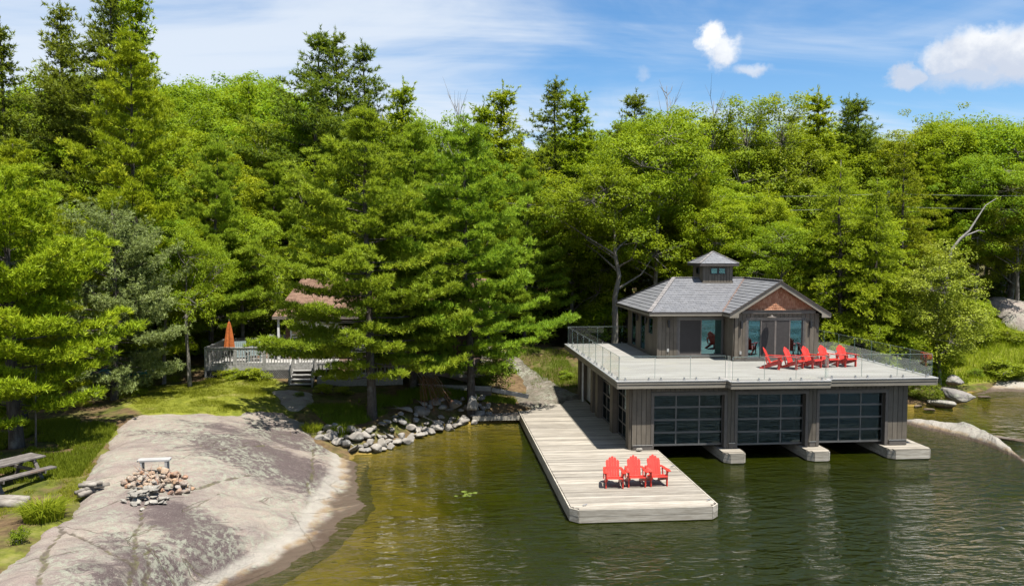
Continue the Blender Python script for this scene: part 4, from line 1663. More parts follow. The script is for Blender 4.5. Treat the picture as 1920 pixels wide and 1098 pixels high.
    planes = {
        'front': ([(RX0, RYF, e), (GX0, RYF, e), (GP, RYm, rz), (RL, RYm, rz)], (RX0, RYF, e), (GX0, RYF, e)),
        'left': ([(RX0, RYB, e), (RX0, RYF, e), (RL, RYm, rz)], (RX0, RYB, e), (RX0, RYF, e)),
        'back': ([(RX1, RYB, e), (RX0, RYB, e), (RL, RYm, rz), (GP, RYm, rz)], (RX1, RYB, e), (RX0, RYB, e)),
        'gable_l': ([(GX0, RYF, e), (GX0, GY, e), (GP, GY, rz), (GP, RYm, rz)], (GX0, RYF, e), (GX0, GY, e)),
        'right': ([(GX1, GY, e), (GX1, RYB, e), (GP, RYm, rz), (GP, GY, rz)], (GX1, GY, e), (GX1, RYB, e)),
    }
    for i, (k, (poly, a, b)) in enumerate(planes.items()):
        slab_under('roof_deck', poly, .10, M['fascia_dark'], BH)
        ex, tl = (.20, .26) if k in ('front', 'back') else (.22, .60)
        o = shingles('roof_slates', poly, a, b, M['slate'], BH, ex, tl, .026, 10 + i)
    # ridge, hip and valley pieces
    cap = M['ridge_cap']

    def caps(p, q, nm='ridge_cap', mat=cap, w=.20, h=.03, n=None, dz=.03):
        p, q = Vector(p), Vector(q)
        L = (q - p).length
        n = n or max(1, int(L / .30))
        for i in range(n):
            a, b = p.lerp(q, i / n), p.lerp(q, (i + 1) / n)
            m = MB().beam(a + Vector((0, 0, dz + .010)), b + Vector((0, 0, dz)), w, h)
            m.build(nm, mat, BH)
    caps((RX0, RYF, e), (RL, RYm, rz))
    caps((RL, RYm, rz), (GP, RYm, rz), n=12)
    caps((GP, GY, rz), (GP, RYm, rz), n=14)
    caps((RX0, RYB, e), (RL, RYm, rz))
    caps((RX1, RYB, e), (GP, RYm, rz))
    MB().beam((GX0, RYF, e + .022), (GP, RYm, rz + .022), .16, .02).build('valley_flashing', M['copper'], BH)
    # eaves: dark metal edge over a beige fascia
    for p, q in (((RX0, RYF, e), (GX0 + .02, RYF, e)), ((RX0, RYB, e), (RX0, RYF, e)), ((RX0, RYB, e), (RX1, RYB, e)), ((GX1, GY, e), (GX1, RYB, e)), ((GX0, RYF, e), (GX0, GY, e))):
        p, q = Vector(p), Vector(q)
        MB().beam(p + Vector((0, 0, -.035)), q + Vector((0, 0, -.035)), .06, .075).build('gutter', M['fascia_dark'], BH)
        MB().beam(p + Vector((0, 0, -.125)), q + Vector((0, 0, -.125)), .04, .10).build('eave_fascia', M['fascia'], BH)
    # soffits
    MB().box(RX0 + .02, XG, RYF + .02, YF + .2, 5.555, 5.57).box(RX0 + .02, X0 + .2, YF + .2, RYB - .02, 5.556, 5.571).box(X1 - .1, RX1 - .02, GY + .4, RYB - .02, 5.557, 5.572).box(GX0 + .02, XG + .1, GY + .4, YF, 5.553, 5.568).build('soffit', M['fascia'], BH)
    # rakes
    for sx, tip in ((1, GX0), (-1, GX1)):
        a, b = Vector((tip, GY, e)), Vector((GP, GY, rz))
        MB().beam(a + Vector((0, -.02, -.015)), b + Vector((0, -.02, -.015)), .08, .05).build('rake_edge', M['fascia_dark'], BH)
        d = (b - a).normalized()
        up = Vector((-d.z * sx, 0, d.x * sx)) if sx > 0 else Vector((d.z, 0, -d.x))
        if up.z < 0:
            up = -up
        m = MB()
        th = .20
        q = [a - Vector((0, 0, .05)), b - Vector((0, 0, .05)), b - Vector((0, 0, .05 + th * 1.15)), a - Vector((0, 0, .05 + th * .75)) + d * .02]
        q[3] = a + Vector((sx * .02, 0, -.20))
        pts = [(v.x, v.z) for v in q]
        pts.insert(3, (a.x + sx * .42, a.z - .20)) if True else None
        pts[4 if len(pts) > 4 else 3] = (a.x + sx * .0, a.z - .20)
        pts[3] = (a.x + sx * .45, a.z - .20)
        # board follows the slope, ends in a boxed return
        slope = (rz - e) / (GP - GX0) if sx > 0 else (rz - e) / (GX1 - GP)
        zin = a.z + .45 * slope - .05 - .235
        poly = [(a.x, a.z - .04), (b.x, b.z - .04), (b.x, b.z - .04 - .235), (a.x + sx * .45, zin), (a.x + sx * .45, a.z - .20), (a.x, a.z - .20)]
        MB().prism(poly, 'y', GY - .02, GY + .03).build('bargeboard', M['fascia'], BH)
        # sloping soffit behind the bargeboard
        MB().quad((a.x + sx * .02, GY + .03, a.z - .115), (b.x, GY + .03, b.z - .115), (b.x, YG, b.z - .115), (a.x + sx * .02, YG, a.z - .115)).build('rake_soffit', M['fascia'], BH)
    # cupola
    cx0, cx1, cyf, cyb = 13.99, 15.58, 40.42, 41.95
    cz0, cz1 = 6.85, 7.98
    o0 = (14.27, 15.30, 7.42, 7.80)
    m = MB().box(cx0, cx1, cyf, cyb, cz0 - .4, cz1)
    cu = m.build('cupola', M['groove'], BH)
    siding_x(cu, cx0, cx1, 7.06, cz1 - .02, cyf, -1, .16)
    siding_y(cu, cyf, cyb, 6.9, cz1 - .02, cx0, -1, .16)
    siding_y(cu, cyf, cyb, 6.9, cz1 - .02, cx1, 1, .16)
    piece('base_board', cu, M['siding'], cx0 - .03, cx1 + .03, cyf - .045, cyf - .026, 6.98, 7.08)
    for k in range(2):
        xa = 14.38 + k * .42
        wq = MB().box(xa, xa + .40, cyf - .055, cyf - .026, 7.48, 7.82).build('cupola_window', M['black'], BH)
        piece('pane', wq, M['pane'], xa + .05, xa + .35, cyf - .060, cyf - .056, 7.53, 7.77)
    wq = MB().box(cx0 - .055, cx0 - .026, 40.9, 41.35, 7.48, 7.82).build('cupola_window', M['black'], BH)
    piece('pane', wq, M['pane'], cx0 - .060, cx0 - .056, 40.95, 41.30, 7.53, 7.77)
    ov = .26
    a0, a1, b0, b1 = cx0 - ov, cx1 + ov, cyf - ov, cyb + ov
    ap = ((a0 + a1) / 2, (b0 + b1) / 2, 8.66)
    ze = 8.04
    for i, (p, q) in enumerate((((a0, b0), (a1, b0)), ((a1, b0), (a1, b1)), ((a1, b1), (a0, b1)), ((a0, b1), (a0, b0)))):
        shingles('cupola_slates', [(*p, ze), (*q, ze), ap], (*p, ze), (*q, ze), M['slate'], BH, .19, .34, .022, 40 + i)
        caps((*p, ze), ap, w=.12, h=.02, n=4, dz=.02)
    m = MB().box(a0, a1, b0, b1, ze - .13, ze - .004)
    m.build('cupola_eave', M['fascia_dark'], BH)


M['ridge_cap'] = m_plain('ridge_cap', (.17, .158, .152), .6, var=.15)
M['copper'] = m_plain('valley_copper', (.13, .085, .066), .5, var=.2)
build_cabin()
rebase(BH, (14.1, 38.0, 0.0))


# ================================================================== red garden chairs
def make_chair():
    c = empty('garden_chair')
    red = M['red']

    def slat(name, pts, th, axis_x0, axis_x1):
        pass
    # side rails: run from the front of the seat down to the ground behind
    for s in (-1, 1):
        x0, x1 = (s * .262 - .018, s * .262 + .018)
        MB().prism([(-.02, .375), (-.02, .26), (.74, 0.0), (.90, 0.0), (.90, .05), (.45, .24), (.10, .385)], 'x', x0, x1).build('side_rail', red, c)
        xf = (s * .30 - .02, s * .30 + .02)
        MB().box(xf[0], xf[1], .0, .10, 0, .555).build('front_leg', red, c)
        MB().prism([(s * .32, .555), (s * .32, .40), (s * .36, .52), (s * .37, .555)], 'y', .04, .07).build('arm_bracket', red, c)
        xi, xo = s * .255, s * .405
        MB().prism([(xi, -.07), (xi + s * .02, -.10), (xo - s * .02, -.11), (xo, -.06), (xo, .12), (xo - s * .045, .45), (xo - s * .06, .66), (xi, .66)], 'z', .557, .582).build('arm', red, c)
        MB().prism([(.52, .20), (.57, .20), (.665, .555), (.615, .555)], 'x', s * .325 - .02, s * .325 + .02).build('rear_post', red, c)
    # seat slats, following the curve of the rails
    prof = [(-.05, .345, .06), (.015, .39, .10), (.12, .378, .10), (.225, .342, .10), (.33, .300, .10), (.425, .262, .085)]
    for i, (y, z, w) in enumerate(prof):
        ang = 1.35 if i == 0 else -.04 if i == 1 else -.33 if i < 4 else -.40
        o = MB().box(-.285, .285, 0, w, 0, .022).build('seat_slat', red, c, (0, y, z), (ang if i else 1.25, 0, 0))
    # fan back: five slats, the middle one tallest, rounded together
    lean = R(24)
    hts = [.70, .785, .815, .785, .70]
    for i in range(5):
        xb = (i - 2) * .088
        xt = (i - 2) * .099
        h = hts[i]
        wb, wt = .0415, .0475
        pts = [(xb - wb, 0), (xb + wb, 0), (xt + wt, h - (.05 if i < 2 else .03 if i == 2 else .095)), (xt + wt * .55, h - (.012 if i < 2 else .006 if i == 2 else .035)), (xt, h if i == 2 else h - .01),
               (xt - wt * .55, h - (.035 if i < 2 else .006 if i == 2 else .012)), (xt - wt, h - (.095 if i < 2 else .03 if i == 2 else .05))]
        MB().prism(pts, 'y', -.011, .011).build('back_slat', red, c, (0, .475 + abs(i - 2) * -.006, .215), (-lean, 0, 0))
    MB().box(-.33, .33, .012, .036, .36, .43).build('back_rail', red, c, (0, .475, .215), (-lean, 0, 0))
    MB().box(-.28, .28, .012, .036, .02, .09).build('back_rail', red, c, (0, .475, .215), (-lean, 0, 0))
    return c


CH = make_chair()
_first = [True]


def chair(x, y, z, rz, label, s=.98):
    o = CH if _first[0] else copy_tree(CH)
    _first[0] = False
    o.location = (x, y, z)
    o.rotation_euler = (0, 0, R(rz))
    o.scale = (s, s, s)
    tag(o, label, 'chair', 'red fan-back garden chairs')


chair(6.24, 26.75, DT + .006, -6, 'red slatted garden chair on the dock, farthest of three from the garage doors')
chair(7.06, 26.82, DT + .006, -3, 'red slatted garden chair on the dock, middle of the row of three')
chair(7.86, 26.86, DT + .006, 3, 'red slatted garden chair on the dock, closest of three to the garage doors')
chair(15.52, 34.20, ZD + .004, 58, 'red garden chair on the roof deck turned side-on, first of the row of five')
chair(16.36, 34.05, ZD + .004, 38, 'red garden chair on the roof deck, next to the side-on chair')
chair(17.26, 34.25, ZD + .004, 27, 'red garden chair on the roof deck, middle of the row of five')
chair(18.13, 34.50, ZD + .004, 18, 'red garden chair on the roof deck, second from the outer glass railing end')
chair(19.02, 34.55, ZD + .004, 14, 'red garden chair on the roof deck, outermost of the row of five')


# ================================================================== vegetation prototypes
def unit(a):
    return a / (np.linalg.norm(a, axis=-1, keepdims=True) + 1e-9)


class Foliage:
    def __init__(self, rg):
        self.rg = rg
        self.P, self.D, self.W, self.T = [], [], [], []

    def needles(self, pos, axis, tone, k, ln, wd, up=.5, spread=.8, along=.6):
        """k thin needles from each position, brushed along the twig and upwards"""
        n = len(pos)
        rg = self.rg
        pos = np.repeat(pos, k, 0)
        axis = np.repeat(axis, k, 0)
        tone = np.repeat(tone, k) + rg.uniform(-.16, .16, n * k)
        d = unit(axis * along + np.array([0, 0, up]) + rg.normal(size=(n * k, 3)) * spread)
        L = ln * rg.uniform(.7, 1.2, (n * k, 1))
        w = unit(np.cross(d, np.array([0, 0, 1.0]) + rg.normal(size=(n * k, 3)) * .55)) * wd * .5
        self.P.append(pos + rg.normal(size=pos.shape) * ln * .12)
        self.D.append(d * L)
        self.W.append(w)
        self.T.append(np.clip(tone, 0, 1))

    def tri_mesh(self, name, mat):
        P, D, W, T = map(np.concatenate, (self.P, self.D, self.W, self.T))
        V = np.stack([P - W, P + W, P + D], 1).reshape(-1, 3)
        return fast_mesh(name, V, 3, mat, T)

    def leaf_mesh(self, name, mat, fold=.25):
        P, D, W, T = map(np.concatenate, (self.P, self.D, self.W, self.T))
        nrm = unit(np.cross(D, W)) * np.linalg.norm(W, axis=1)[:, None] * fold
        mid = P + D * .45
        V = np.stack([P, mid - W + nrm, P + D, mid + W + nrm], 1).reshape(-1, 3)
        return fast_mesh(name, V, 4, mat, T)

    def leaves(self, pos, nrm, tone, ln, wd, jitter=.55):
        n = len(pos)
        rg = self.rg
        nr = unit(nrm + rg.normal(size=(n, 3)) * jitter)
        d = unit(np.cross(nr, rg.normal(size=(n, 3))))
        s = rg.uniform(.7, 1.25, (n, 1))
        self.P.append(pos)
        self.D.append(d * ln * s)
        self.W.append(np.cross(nr, d) * wd * .5 * s)
        self.T.append(np.clip(tone + rg.uniform(-.13, .13, n), 0, 1))


def trunk_pts(rg, H, lean=.02, n=9, wig=.06):
    a = rg.uniform(0, 6.28)
    z = np.linspace(-.6, H, n)
    off = np.cumsum(rg.normal(size=(n, 2)) * wig, 0)
    off -= off[0]
    return np.stack([off[:, 0] + math.cos(a) * lean * z, off[:, 1] + math.sin(a) * lean * z, z], 1)


def conifer(seed, H=14., Rmax=4.2, t0=.14, whorls=22, nb=5, mat='pine', bark='bark_pine', prof='pine', k=8, ln=.15, wd=.020, twig=.20, step=.11,
            elev=(-6, 32), droop=.10, upturn=.10, inner=.34, irregular=.35, up=.5, spread=.75, bare=0, trunk_r=.20, twang=52, hang=0.0, puff=.09, fan=.24, zjit=.55, pads=0, tufts=12, sectors=None):
    rg = np.random.RandomState(seed)
    T = trunk_pts(rg, H)
    wood = MB()
    tz = T[:, 2]
    wood.tube(T, [trunk_r * (1 - .93 * max(0, z) / H) + .012 + (.06 * trunk_r / .2 if z < 0 else 0) for z in tz], 9)
    fo = Foliage(rg)

    def taxis(z):
        return np.array([np.interp(z, tz, T[:, 0]), np.interp(z, tz, T[:, 1]), z])
    sector = rg.uniform(.62, 1.25, 8) if sectors is None else np.array(sectors)
    for i in range(whorls):
        u = (i + rg.uniform(.0, .6)) / whorls
        z = H * (t0 + (1 - t0) * u * .985)
        if prof == 'pine':
            f = (1 - u ** 1.35) ** .85 * (.62 + .38 * min(1, u / .2))
        elif prof == 'spruce':
            f = (1 - u) ** .9 * (.8 + .2 * min(1, u / .08))
        elif prof == 'flat':
            f = (1 - u ** 2.2) ** .6 * (.7 + .3 * min(1, u / .25))
        else:
            f = (1 - u) ** .75 * (.8 + .2 * min(1, u / .1))
        az0 = rg.uniform(0, 6.28)
        m = nb + rg.randint(-1, 2)
        for b in range(m):
            az = az0 + 2 * math.pi * b / m + rg.uniform(-.25, .25)
            sec = sector[int((az % 6.28) / 6.2832 * 8) % 8]
            L = max(.25, Rmax * f * sec * rg.uniform(1 - irregular, 1 + irregular * .45))
            e = R(elev[0] + (elev[1] - elev[0]) * u ** 1.4 + rg.uniform(-7, 7))
            s = np.linspace(0, 1, 9)
            side = rg.uniform(-.12, .12)
            hz = L * s * math.cos(e)
            zz = L * (s * math.sin(e) - droop * 4 * s * (1 - s) * .5 + upturn * s ** 3 - hang * s ** 2)
            A = az + side * s ** 2 * 2
            zj = z + rg.uniform(-zjit, zjit) * H * (1 - t0) / whorls
            o = taxis(min(zj, H * .995))
            B = np.stack([o[0] + np.cos(A) * hz, o[1] + np.sin(A) * hz, o[2] + zz], 1)
            br = max(.010, .0085 * L ** 1.1 + .006)
            wood.tube(B[::2], [br * (1 - .8 * q) for q in s[::2]], 4, cap=False)
            if bare and u < bare and rg.rand() < .55:
                continue
            # twigs fan out in the plane of the branch
            n_t = max(3, int(L * (1 - inner) / twig))
            ss = np.linspace(inner + rg.uniform(0, .05), 1.0, n_t)
            base_tone = rg.uniform(.25, .65)
            if pads:
                # soft brush-like pads of needles on the side shoots
                s_ = inner + rg.uniform(0, .06)
                cs, rs_ = [], []
                while s_ < 1.0:
                    c = np.array([np.interp(s_, s, B[:, q]) for q in range(3)])
                    ax = np.interp(s_, s, A)
                    wdt = fan * L * (1 - s_) ** .7
                    nn = 1 + int(wdt / (pads * .75))
                    for sg in (-1, 1):
                        for j in range(nn):
                            o2 = (j + rg.uniform(.15, .75)) * pads * .78
                            ta = ax + sg * R(twang + rg.uniform(-15, 15))
                            cs.append(c + np.array([math.cos(ta) * o2, math.sin(ta) * o2, .10 * o2 + rg.uniform(-.06, .10)]))
                            rs_.append(pads * rg.uniform(.75, 1.2))
                    s_ += pads * .80 / L
                cs.append(B[-1])
                rs_.append(pads)
                nt = tufts
                cs = np.repeat(np.array(cs), nt, 0)
                rr = np.repeat(np.array(rs_), nt)
                a_ = rg.uniform(0, 6.2832, len(cs))
                q = np.sqrt(rg.uniform(0, 1, len(cs)))
                rad = np.stack([np.cos(a_), np.sin(a_), 0 * a_], 1)
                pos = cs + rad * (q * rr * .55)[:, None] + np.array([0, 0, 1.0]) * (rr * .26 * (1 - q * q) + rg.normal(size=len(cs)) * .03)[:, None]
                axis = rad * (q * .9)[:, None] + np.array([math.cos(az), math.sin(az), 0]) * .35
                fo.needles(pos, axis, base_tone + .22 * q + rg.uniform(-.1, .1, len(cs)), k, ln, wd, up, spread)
                continue
            for si in ss:
                c = np.array([np.interp(si, s, B[:, q]) for q in range(3)])
                ax = np.interp(si, s, A)
                tl = fan * L * (1 - si) ** .8 * (1.2 if si > .5 else .9) + rg.uniform(.22, .42)
                for sg in (-1, 1) if si < .97 else (0,):
                    ta = ax + sg * R(twang + rg.uniform(-12, 12)) * (1 - .35 * si)
                    npt = max(2, int(tl / step))
                    q = np.linspace(.15, 1, npt)
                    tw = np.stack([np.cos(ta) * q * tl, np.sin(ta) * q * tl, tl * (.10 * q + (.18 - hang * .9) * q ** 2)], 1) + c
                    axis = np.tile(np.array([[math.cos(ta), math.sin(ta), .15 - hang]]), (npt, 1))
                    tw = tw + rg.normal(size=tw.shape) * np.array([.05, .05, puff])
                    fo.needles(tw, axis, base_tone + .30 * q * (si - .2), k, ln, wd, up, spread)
    # leader
    tip = T[-1]
    zs = np.linspace(-.7, 0.55, 14)
    fo.needles(np.stack([tip[0] + .04 * np.sin(zs * 5), tip[1] + 0 * zs, tip[2] + zs], 1), np.tile([[0, 0, 1.]], (14, 1)), np.full(14, .6), 4, ln * .8, wd * .7, .6, .6)
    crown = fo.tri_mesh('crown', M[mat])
    tm = wood.mesh('trunk', M[bark], True, False)
    return dict(trunk=tm, crown=crown, H=H, R=Rmax)


def broadleaf(seed, H=14., Rc=4., hb=.30, mat='leaf', bark='bark_grey', clusters=230, per=70, cl=.62, leaf=(.16, .105), lobes=7, forks=4, trunk_r=.19, flat=.75, limbs_vis=.5, top=.5):
    rg = np.random.RandomState(seed)
    wood = MB()
    fo = Foliage(rg)
    # lobes of the crown
    cz0, cz1 = H * hb, H
    cm = np.array([0, 0, (cz0 + cz1) / 2])
    ctr, rad = [], []
    ctr.append(cm + np.array([0, 0, (cz1 - cz0) * .18]))
    rad.append(np.array([Rc * .62, Rc * .62, (cz1 - cz0) * .32]))
    for i in range(lobes):
        a = 2 * math.pi * (i + rg.uniform(-.3, .3)) / lobes * 1.618
        h = rg.uniform(.12, .82)
        rr = Rc * (.62 if h < .7 else .40) * rg.uniform(.75, 1.1)
        ctr.append(np.array([math.cos(a) * rr, math.sin(a) * rr, cz0 + (cz1 - cz0) * h]))
        s = rg.uniform(.34, .55) * Rc
        rad.append(np.array([s, s, s * flat * rg.uniform(.85, 1.2)]))
    ctr, rad = np.array(ctr), np.array(rad)
    T = trunk_pts(rg, cz0 + (cz1 - cz0) * .62, .03, 8, .09)
    wood.tube(T, [trunk_r * (1 - .75 * max(0, z) / T[-1][2]) + (.05 if z < 0 else 0) for z in T[:, 2]], 8)

    def on_trunk(z):
        return np.array([np.interp(z, T[:, 2], T[:, 0]), np.interp(z, T[:, 2], T[:, 1]), z])
    hubs = []
    for c, r in zip(ctr, rad):
        z0 = max(cz0 * .75, min(c[2] - np.hypot(c[0], c[1]) * .75, T[-1][2]))
        p0 = on_trunk(z0)
        mid = p0 * .45 + c * .55 + rg.normal(size=3) * .2 + np.array([0, 0, -.15])
        rb = trunk_r * .42 * (1 - .4 * z0 / H)
        wood.tube([p0, p0 * .75 + mid * .25 + np.array([0, 0, .05]), mid, c], [rb, rb * .85, rb * .6, rb * .35], 6, cap=False)
        hubs.append(c)
    # leaf clusters on the lobes' shells
    vol = (rad[:, 0] * rad[:, 2])
    pick = rg.choice(len(ctr), clusters, p=vol / vol.sum())
    dirs = unit(rg.normal(size=(clusters, 3)) + np.array([0, 0, .25]))
    sh = rg.uniform(.55, 1.05, (clusters, 1))
    cc = ctr[pick] + dirs * rad[pick] * sh
    for i in range(0, clusters):
        if i % 2 == 0:
            h = ctr[pick[i]]
            p = cc[i]
            wood.tube([h, h * .5 + p * .5 + rg.normal(size=3) * .08, p], [.022, .016, .007], 3, cap=False)
        n = int(per * rg.uniform(.6, 1.35))
        s = cl * rg.uniform(.7, 1.25)
        dd = unit(rg.normal(size=(n, 3)))
        rr = rg.uniform(.35, 1.0, (n, 1)) ** .6
        pos = cc[i] + dd * rr * np.array([s, s, s * .62])
        nr = dd * .35 + dirs[i] * .35 + np.array([0, 0, .75])
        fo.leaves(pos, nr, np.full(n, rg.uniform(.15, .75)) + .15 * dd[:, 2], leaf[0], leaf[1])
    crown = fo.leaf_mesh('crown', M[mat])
    # settle to the stated height
    tm = wood.mesh('trunk', M[bark], True, False)
    return dict(trunk=tm, crown=crown, H=H, R=Rc)


def snag(seed, H=10., n=18):
    rg = np.random.RandomState(seed)
    wood = MB()
    T = trunk_pts(rg, H, .04, 8, .10)
    wood.tube(T, [.13 * (1 - .9 * max(0, z) / H) + .012 for z in T[:, 2]], 6)
    for i in range(n):
        z = H * rg.uniform(.35, .98)
        a = rg.uniform(0, 6.28)
        L = (H - z) * .35 + rg.uniform(.5, 1.4)
        o = np.array([np.interp(z, T[:, 2], T[:, 0]), np.interp(z, T[:, 2], T[:, 1]), z])
        e = rg.uniform(.2, 1.1)
        p1 = o + L * .5 * np.array([math.cos(a), math.sin(a), e])
        p2 = o + L * np.array([math.cos(a + .3), math.sin(a + .3), e * 1.25])
        wood.tube([o, p1, p2], [.035, .022, .006], 4, cap=False)
        for q in range(3):
            b = a + rg.uniform(-1, 1)
            p3 = p1 + .5 * L * rg.uniform(.4, .9) * np.array([math.cos(b), math.sin(b), rg.uniform(.2, 1.1)])
            wood.tube([p1, p3], [.016, .004], 3, cap=False)
    return dict(trunk=wood.mesh('trunk', M['bark_dead'], True, False), crown=None, H=H, R=2)


PROTO = {
    'pineA': conifer(101, 14, 5.0, .14, 23, 5, 'pine', k=8, ln=.20, wd=.042, inner=.36, elev=(0, 30), droop=.05, upturn=.12, up=.6, spread=.5, fan=.34, pads=.52, tufts=12, sectors=(1.1, 1, .95, 1, 1.2, .85, .62, .8)),
    'pineB': conifer(102, 14, 5.2, .15, 22, 5, 'pine', irregular=.5, k=8, ln=.20, wd=.042, inner=.36, elev=(0, 30), droop=.05, upturn=.12, up=.6, spread=.5, fan=.34, pads=.52, tufts=12, sectors=(1.02, 1, .95, 1, 1.05, .85, .66, .92)),
    'pineC': conifer(103, 18, 5.3, .12, 22, 5, 'pine_warm', irregular=.55, k=8, ln=.24, wd=.052, inner=.38, elev=(0, 28), droop=.04, upturn=.12, up=.6, spread=.5, fan=.34, pads=.62, tufts=12),
    'pineS': conifer(104, 9, 3.8, .12, 16, 6, 'pine_warm', irregular=.5, prof='flat', k=8, ln=.18, wd=.038, inner=.32, elev=(2, 34), droop=.04, upturn=.12, up=.6, spread=.5, fan=.34, pads=.46, tufts=12),
    'pineT': conifer(105, 20, 4.4, .26, 27, 5, 'pine_dark', irregular=.75, k=10, ln=.27, wd=.064, twig=.23, inner=.34, step=.16, elev=(0, 22), droop=.04, upturn=.14, puff=.12, up=.5),
    'pineU': conifer(115, 20, 4.0, .22, 27, 5, 'pine_dark', irregular=.75, k=10, ln=.27, wd=.064, twig=.23, inner=.30, step=.16, elev=(0, 30), droop=.04, upturn=.16, puff=.12, up=.5),
    'scots': conifer(106, 11, 4.6, .10, 19, 6, 'pine_blue', prof='flat', irregular=.5, k=10, ln=.17, wd=.042, twig=.17, elev=(-6, 44), spread=1.0, puff=.14),
    'spruceA': conifer(107, 18, 3.8, .08, 34, 6, 'pine_dark', prof='spruce', k=9, ln=.21, wd=.066, twig=.22, step=.15, elev=(-12, 30), up=.25, inner=.16, spread=.85),
    'spruceB': conifer(108, 15, 3.3, .08, 29, 6, 'pine_warm', prof='spruce', k=9, ln=.21, wd=.066, twig=.21, step=.15, elev=(-6, 22), up=.3, irregular=.55, spread=.85, inner=.16),
    'hemA': conifer(109, 14, 5.0, .04, 28, 6, 'hemlock', prof='hem', k=8, ln=.15, wd=.052, twig=.20, step=.12, elev=(6, 30), droop=.0, upturn=-.05, hang=.34, up=.10, irregular=.45, spread=.8),
    'hemB': conifer(110, 15, 4.7, .05, 30, 6, 'hemlock', prof='hem', k=9, ln=.16, wd=.054, twig=.19, step=.12, elev=(8, 34), droop=.0, upturn=-.05, hang=.30, up=.10, irregular=.5, spread=.8),
    'oakA': broadleaf(201, 14, 5.0, .28, 'leaf_oak', clusters=420, per=110, cl=.58, lobes=13, leaf=(.145, .095)),
    'oakB': broadleaf(202, 13, 4.6, .22, 'leaf_oak', clusters=380, per=105, cl=.58, lobes=11, leaf=(.145, .095)),
    'oakC': broadleaf(210, 12, 4.8, .46, 'leaf_oak', clusters=300, per=105, cl=.55, lobes=10, leaf=(.14, .09), trunk_r=.23),
    'mapleA': broadleaf(203, 14, 3.9, .18, 'leaf', clusters=370, per=105, cl=.55, lobes=12, leaf=(.135, .10)),
    'mapleB': broadleaf(204, 15, 3.6, .16, 'leaf', clusters=370, per=100, cl=.55, lobes=14, leaf=(.13, .095), flat=1.0),
    'mapleC': broadleaf(211, 14, 4.2, .18, 'leaf_aspen', clusters=370, per=105, cl=.56, lobes=12, leaf=(.135, .10)),
    'aspen': broadleaf(205, 17, 2.7, .25, 'leaf_aspen', clusters=330, per=105, cl=.52, lobes=11, leaf=(.115, .09), flat=1.3, trunk_r=.14),
    'pale': broadleaf(206, 9, 3.2, .08, 'leaf_pale', clusters=280, per=95, cl=.52, lobes=11, leaf=(.13, .085), trunk_r=.12),
    'bushA': broadleaf(207, 2.4, 1.5, .02, 'bush', clusters=70, per=60, cl=.40, lobes=6, leaf=(.12, .08), trunk_r=.04),
    'bushB': broadleaf(208, 3.4, 1.7, .02, 'leaf', clusters=90, per=60, cl=.45, lobes=7, leaf=(.14, .09), trunk_r=.05),
    'fern': broadleaf(209, 1.0, .9, .02, 'fern', clusters=44, per=46, cl=.26, lobes=5, leaf=(.13, .05), trunk_r=.02),
    'snagA': snag(301, 10),
    'snagB': snag(302, 12, 26),
}
KIND = {'pineA': 'white_pine', 'pineB': 'white_pine', 'pineC': 'white_pine', 'pineS': 'white_pine', 'pineT': 'white_pine', 'pineU': 'white_pine', 'scots': 'blue_green_pine',
        'spruceA': 'spruce_tree', 'spruceB': 'spruce_tree', 'hemA': 'hemlock_tree', 'hemB': 'hemlock_tree', 'oakA': 'oak_tree', 'oakB': 'oak_tree',
        'mapleA': 'maple_tree', 'mapleB': 'maple_tree', 'mapleC': 'ash_tree', 'oakC': 'oak_tree', 'aspen': 'aspen_tree', 'pale': 'pale_leaved_tree', 'bushA': 'bush', 'bushB': 'bush', 'fern': 'fern',
        'snagA': 'dead_tree', 'snagB': 'dead_tree'}
CATEG = {'bushA': 'bush', 'bushB': 'bush', 'fern': 'fern'}
_trg = random.Random(11)


def plant(kind, x, y, h, label, wscale=1.0, rz=None, group=None, sink=0.15, tilt=0.0):
    P = PROTO[kind]
    s = h / P['H']
    e = empty(KIND[kind], (x, y, gz(x, y) - sink), _trg.uniform(0, 6.28) if rz is None else rz, label, CATEG.get(kind, 'tree'), group)
    e.scale = (s * wscale, s * wscale, s)
    if tilt:
        e.rotation_euler[1] = tilt
    nm = 'stem' if kind in CATEG else 'trunk'
    link(nm, P['trunk'], e)
    if P['crown']:
        link('foliage' if kind in CATEG else 'crown', P['crown'], e)
    return e


def tree_px(kind, px, top, Y, label, w=1.0, group=None, rz=None):
    """the pixel gives the direction; the depth is chosen from what stands before and behind it"""
    p = atY(px, top, Y)
    h = p[2] - gz(p[0], p[1]) + .15
    return plant(kind, p[0], p[1], max(h, 1.0), label, w, rz, group)


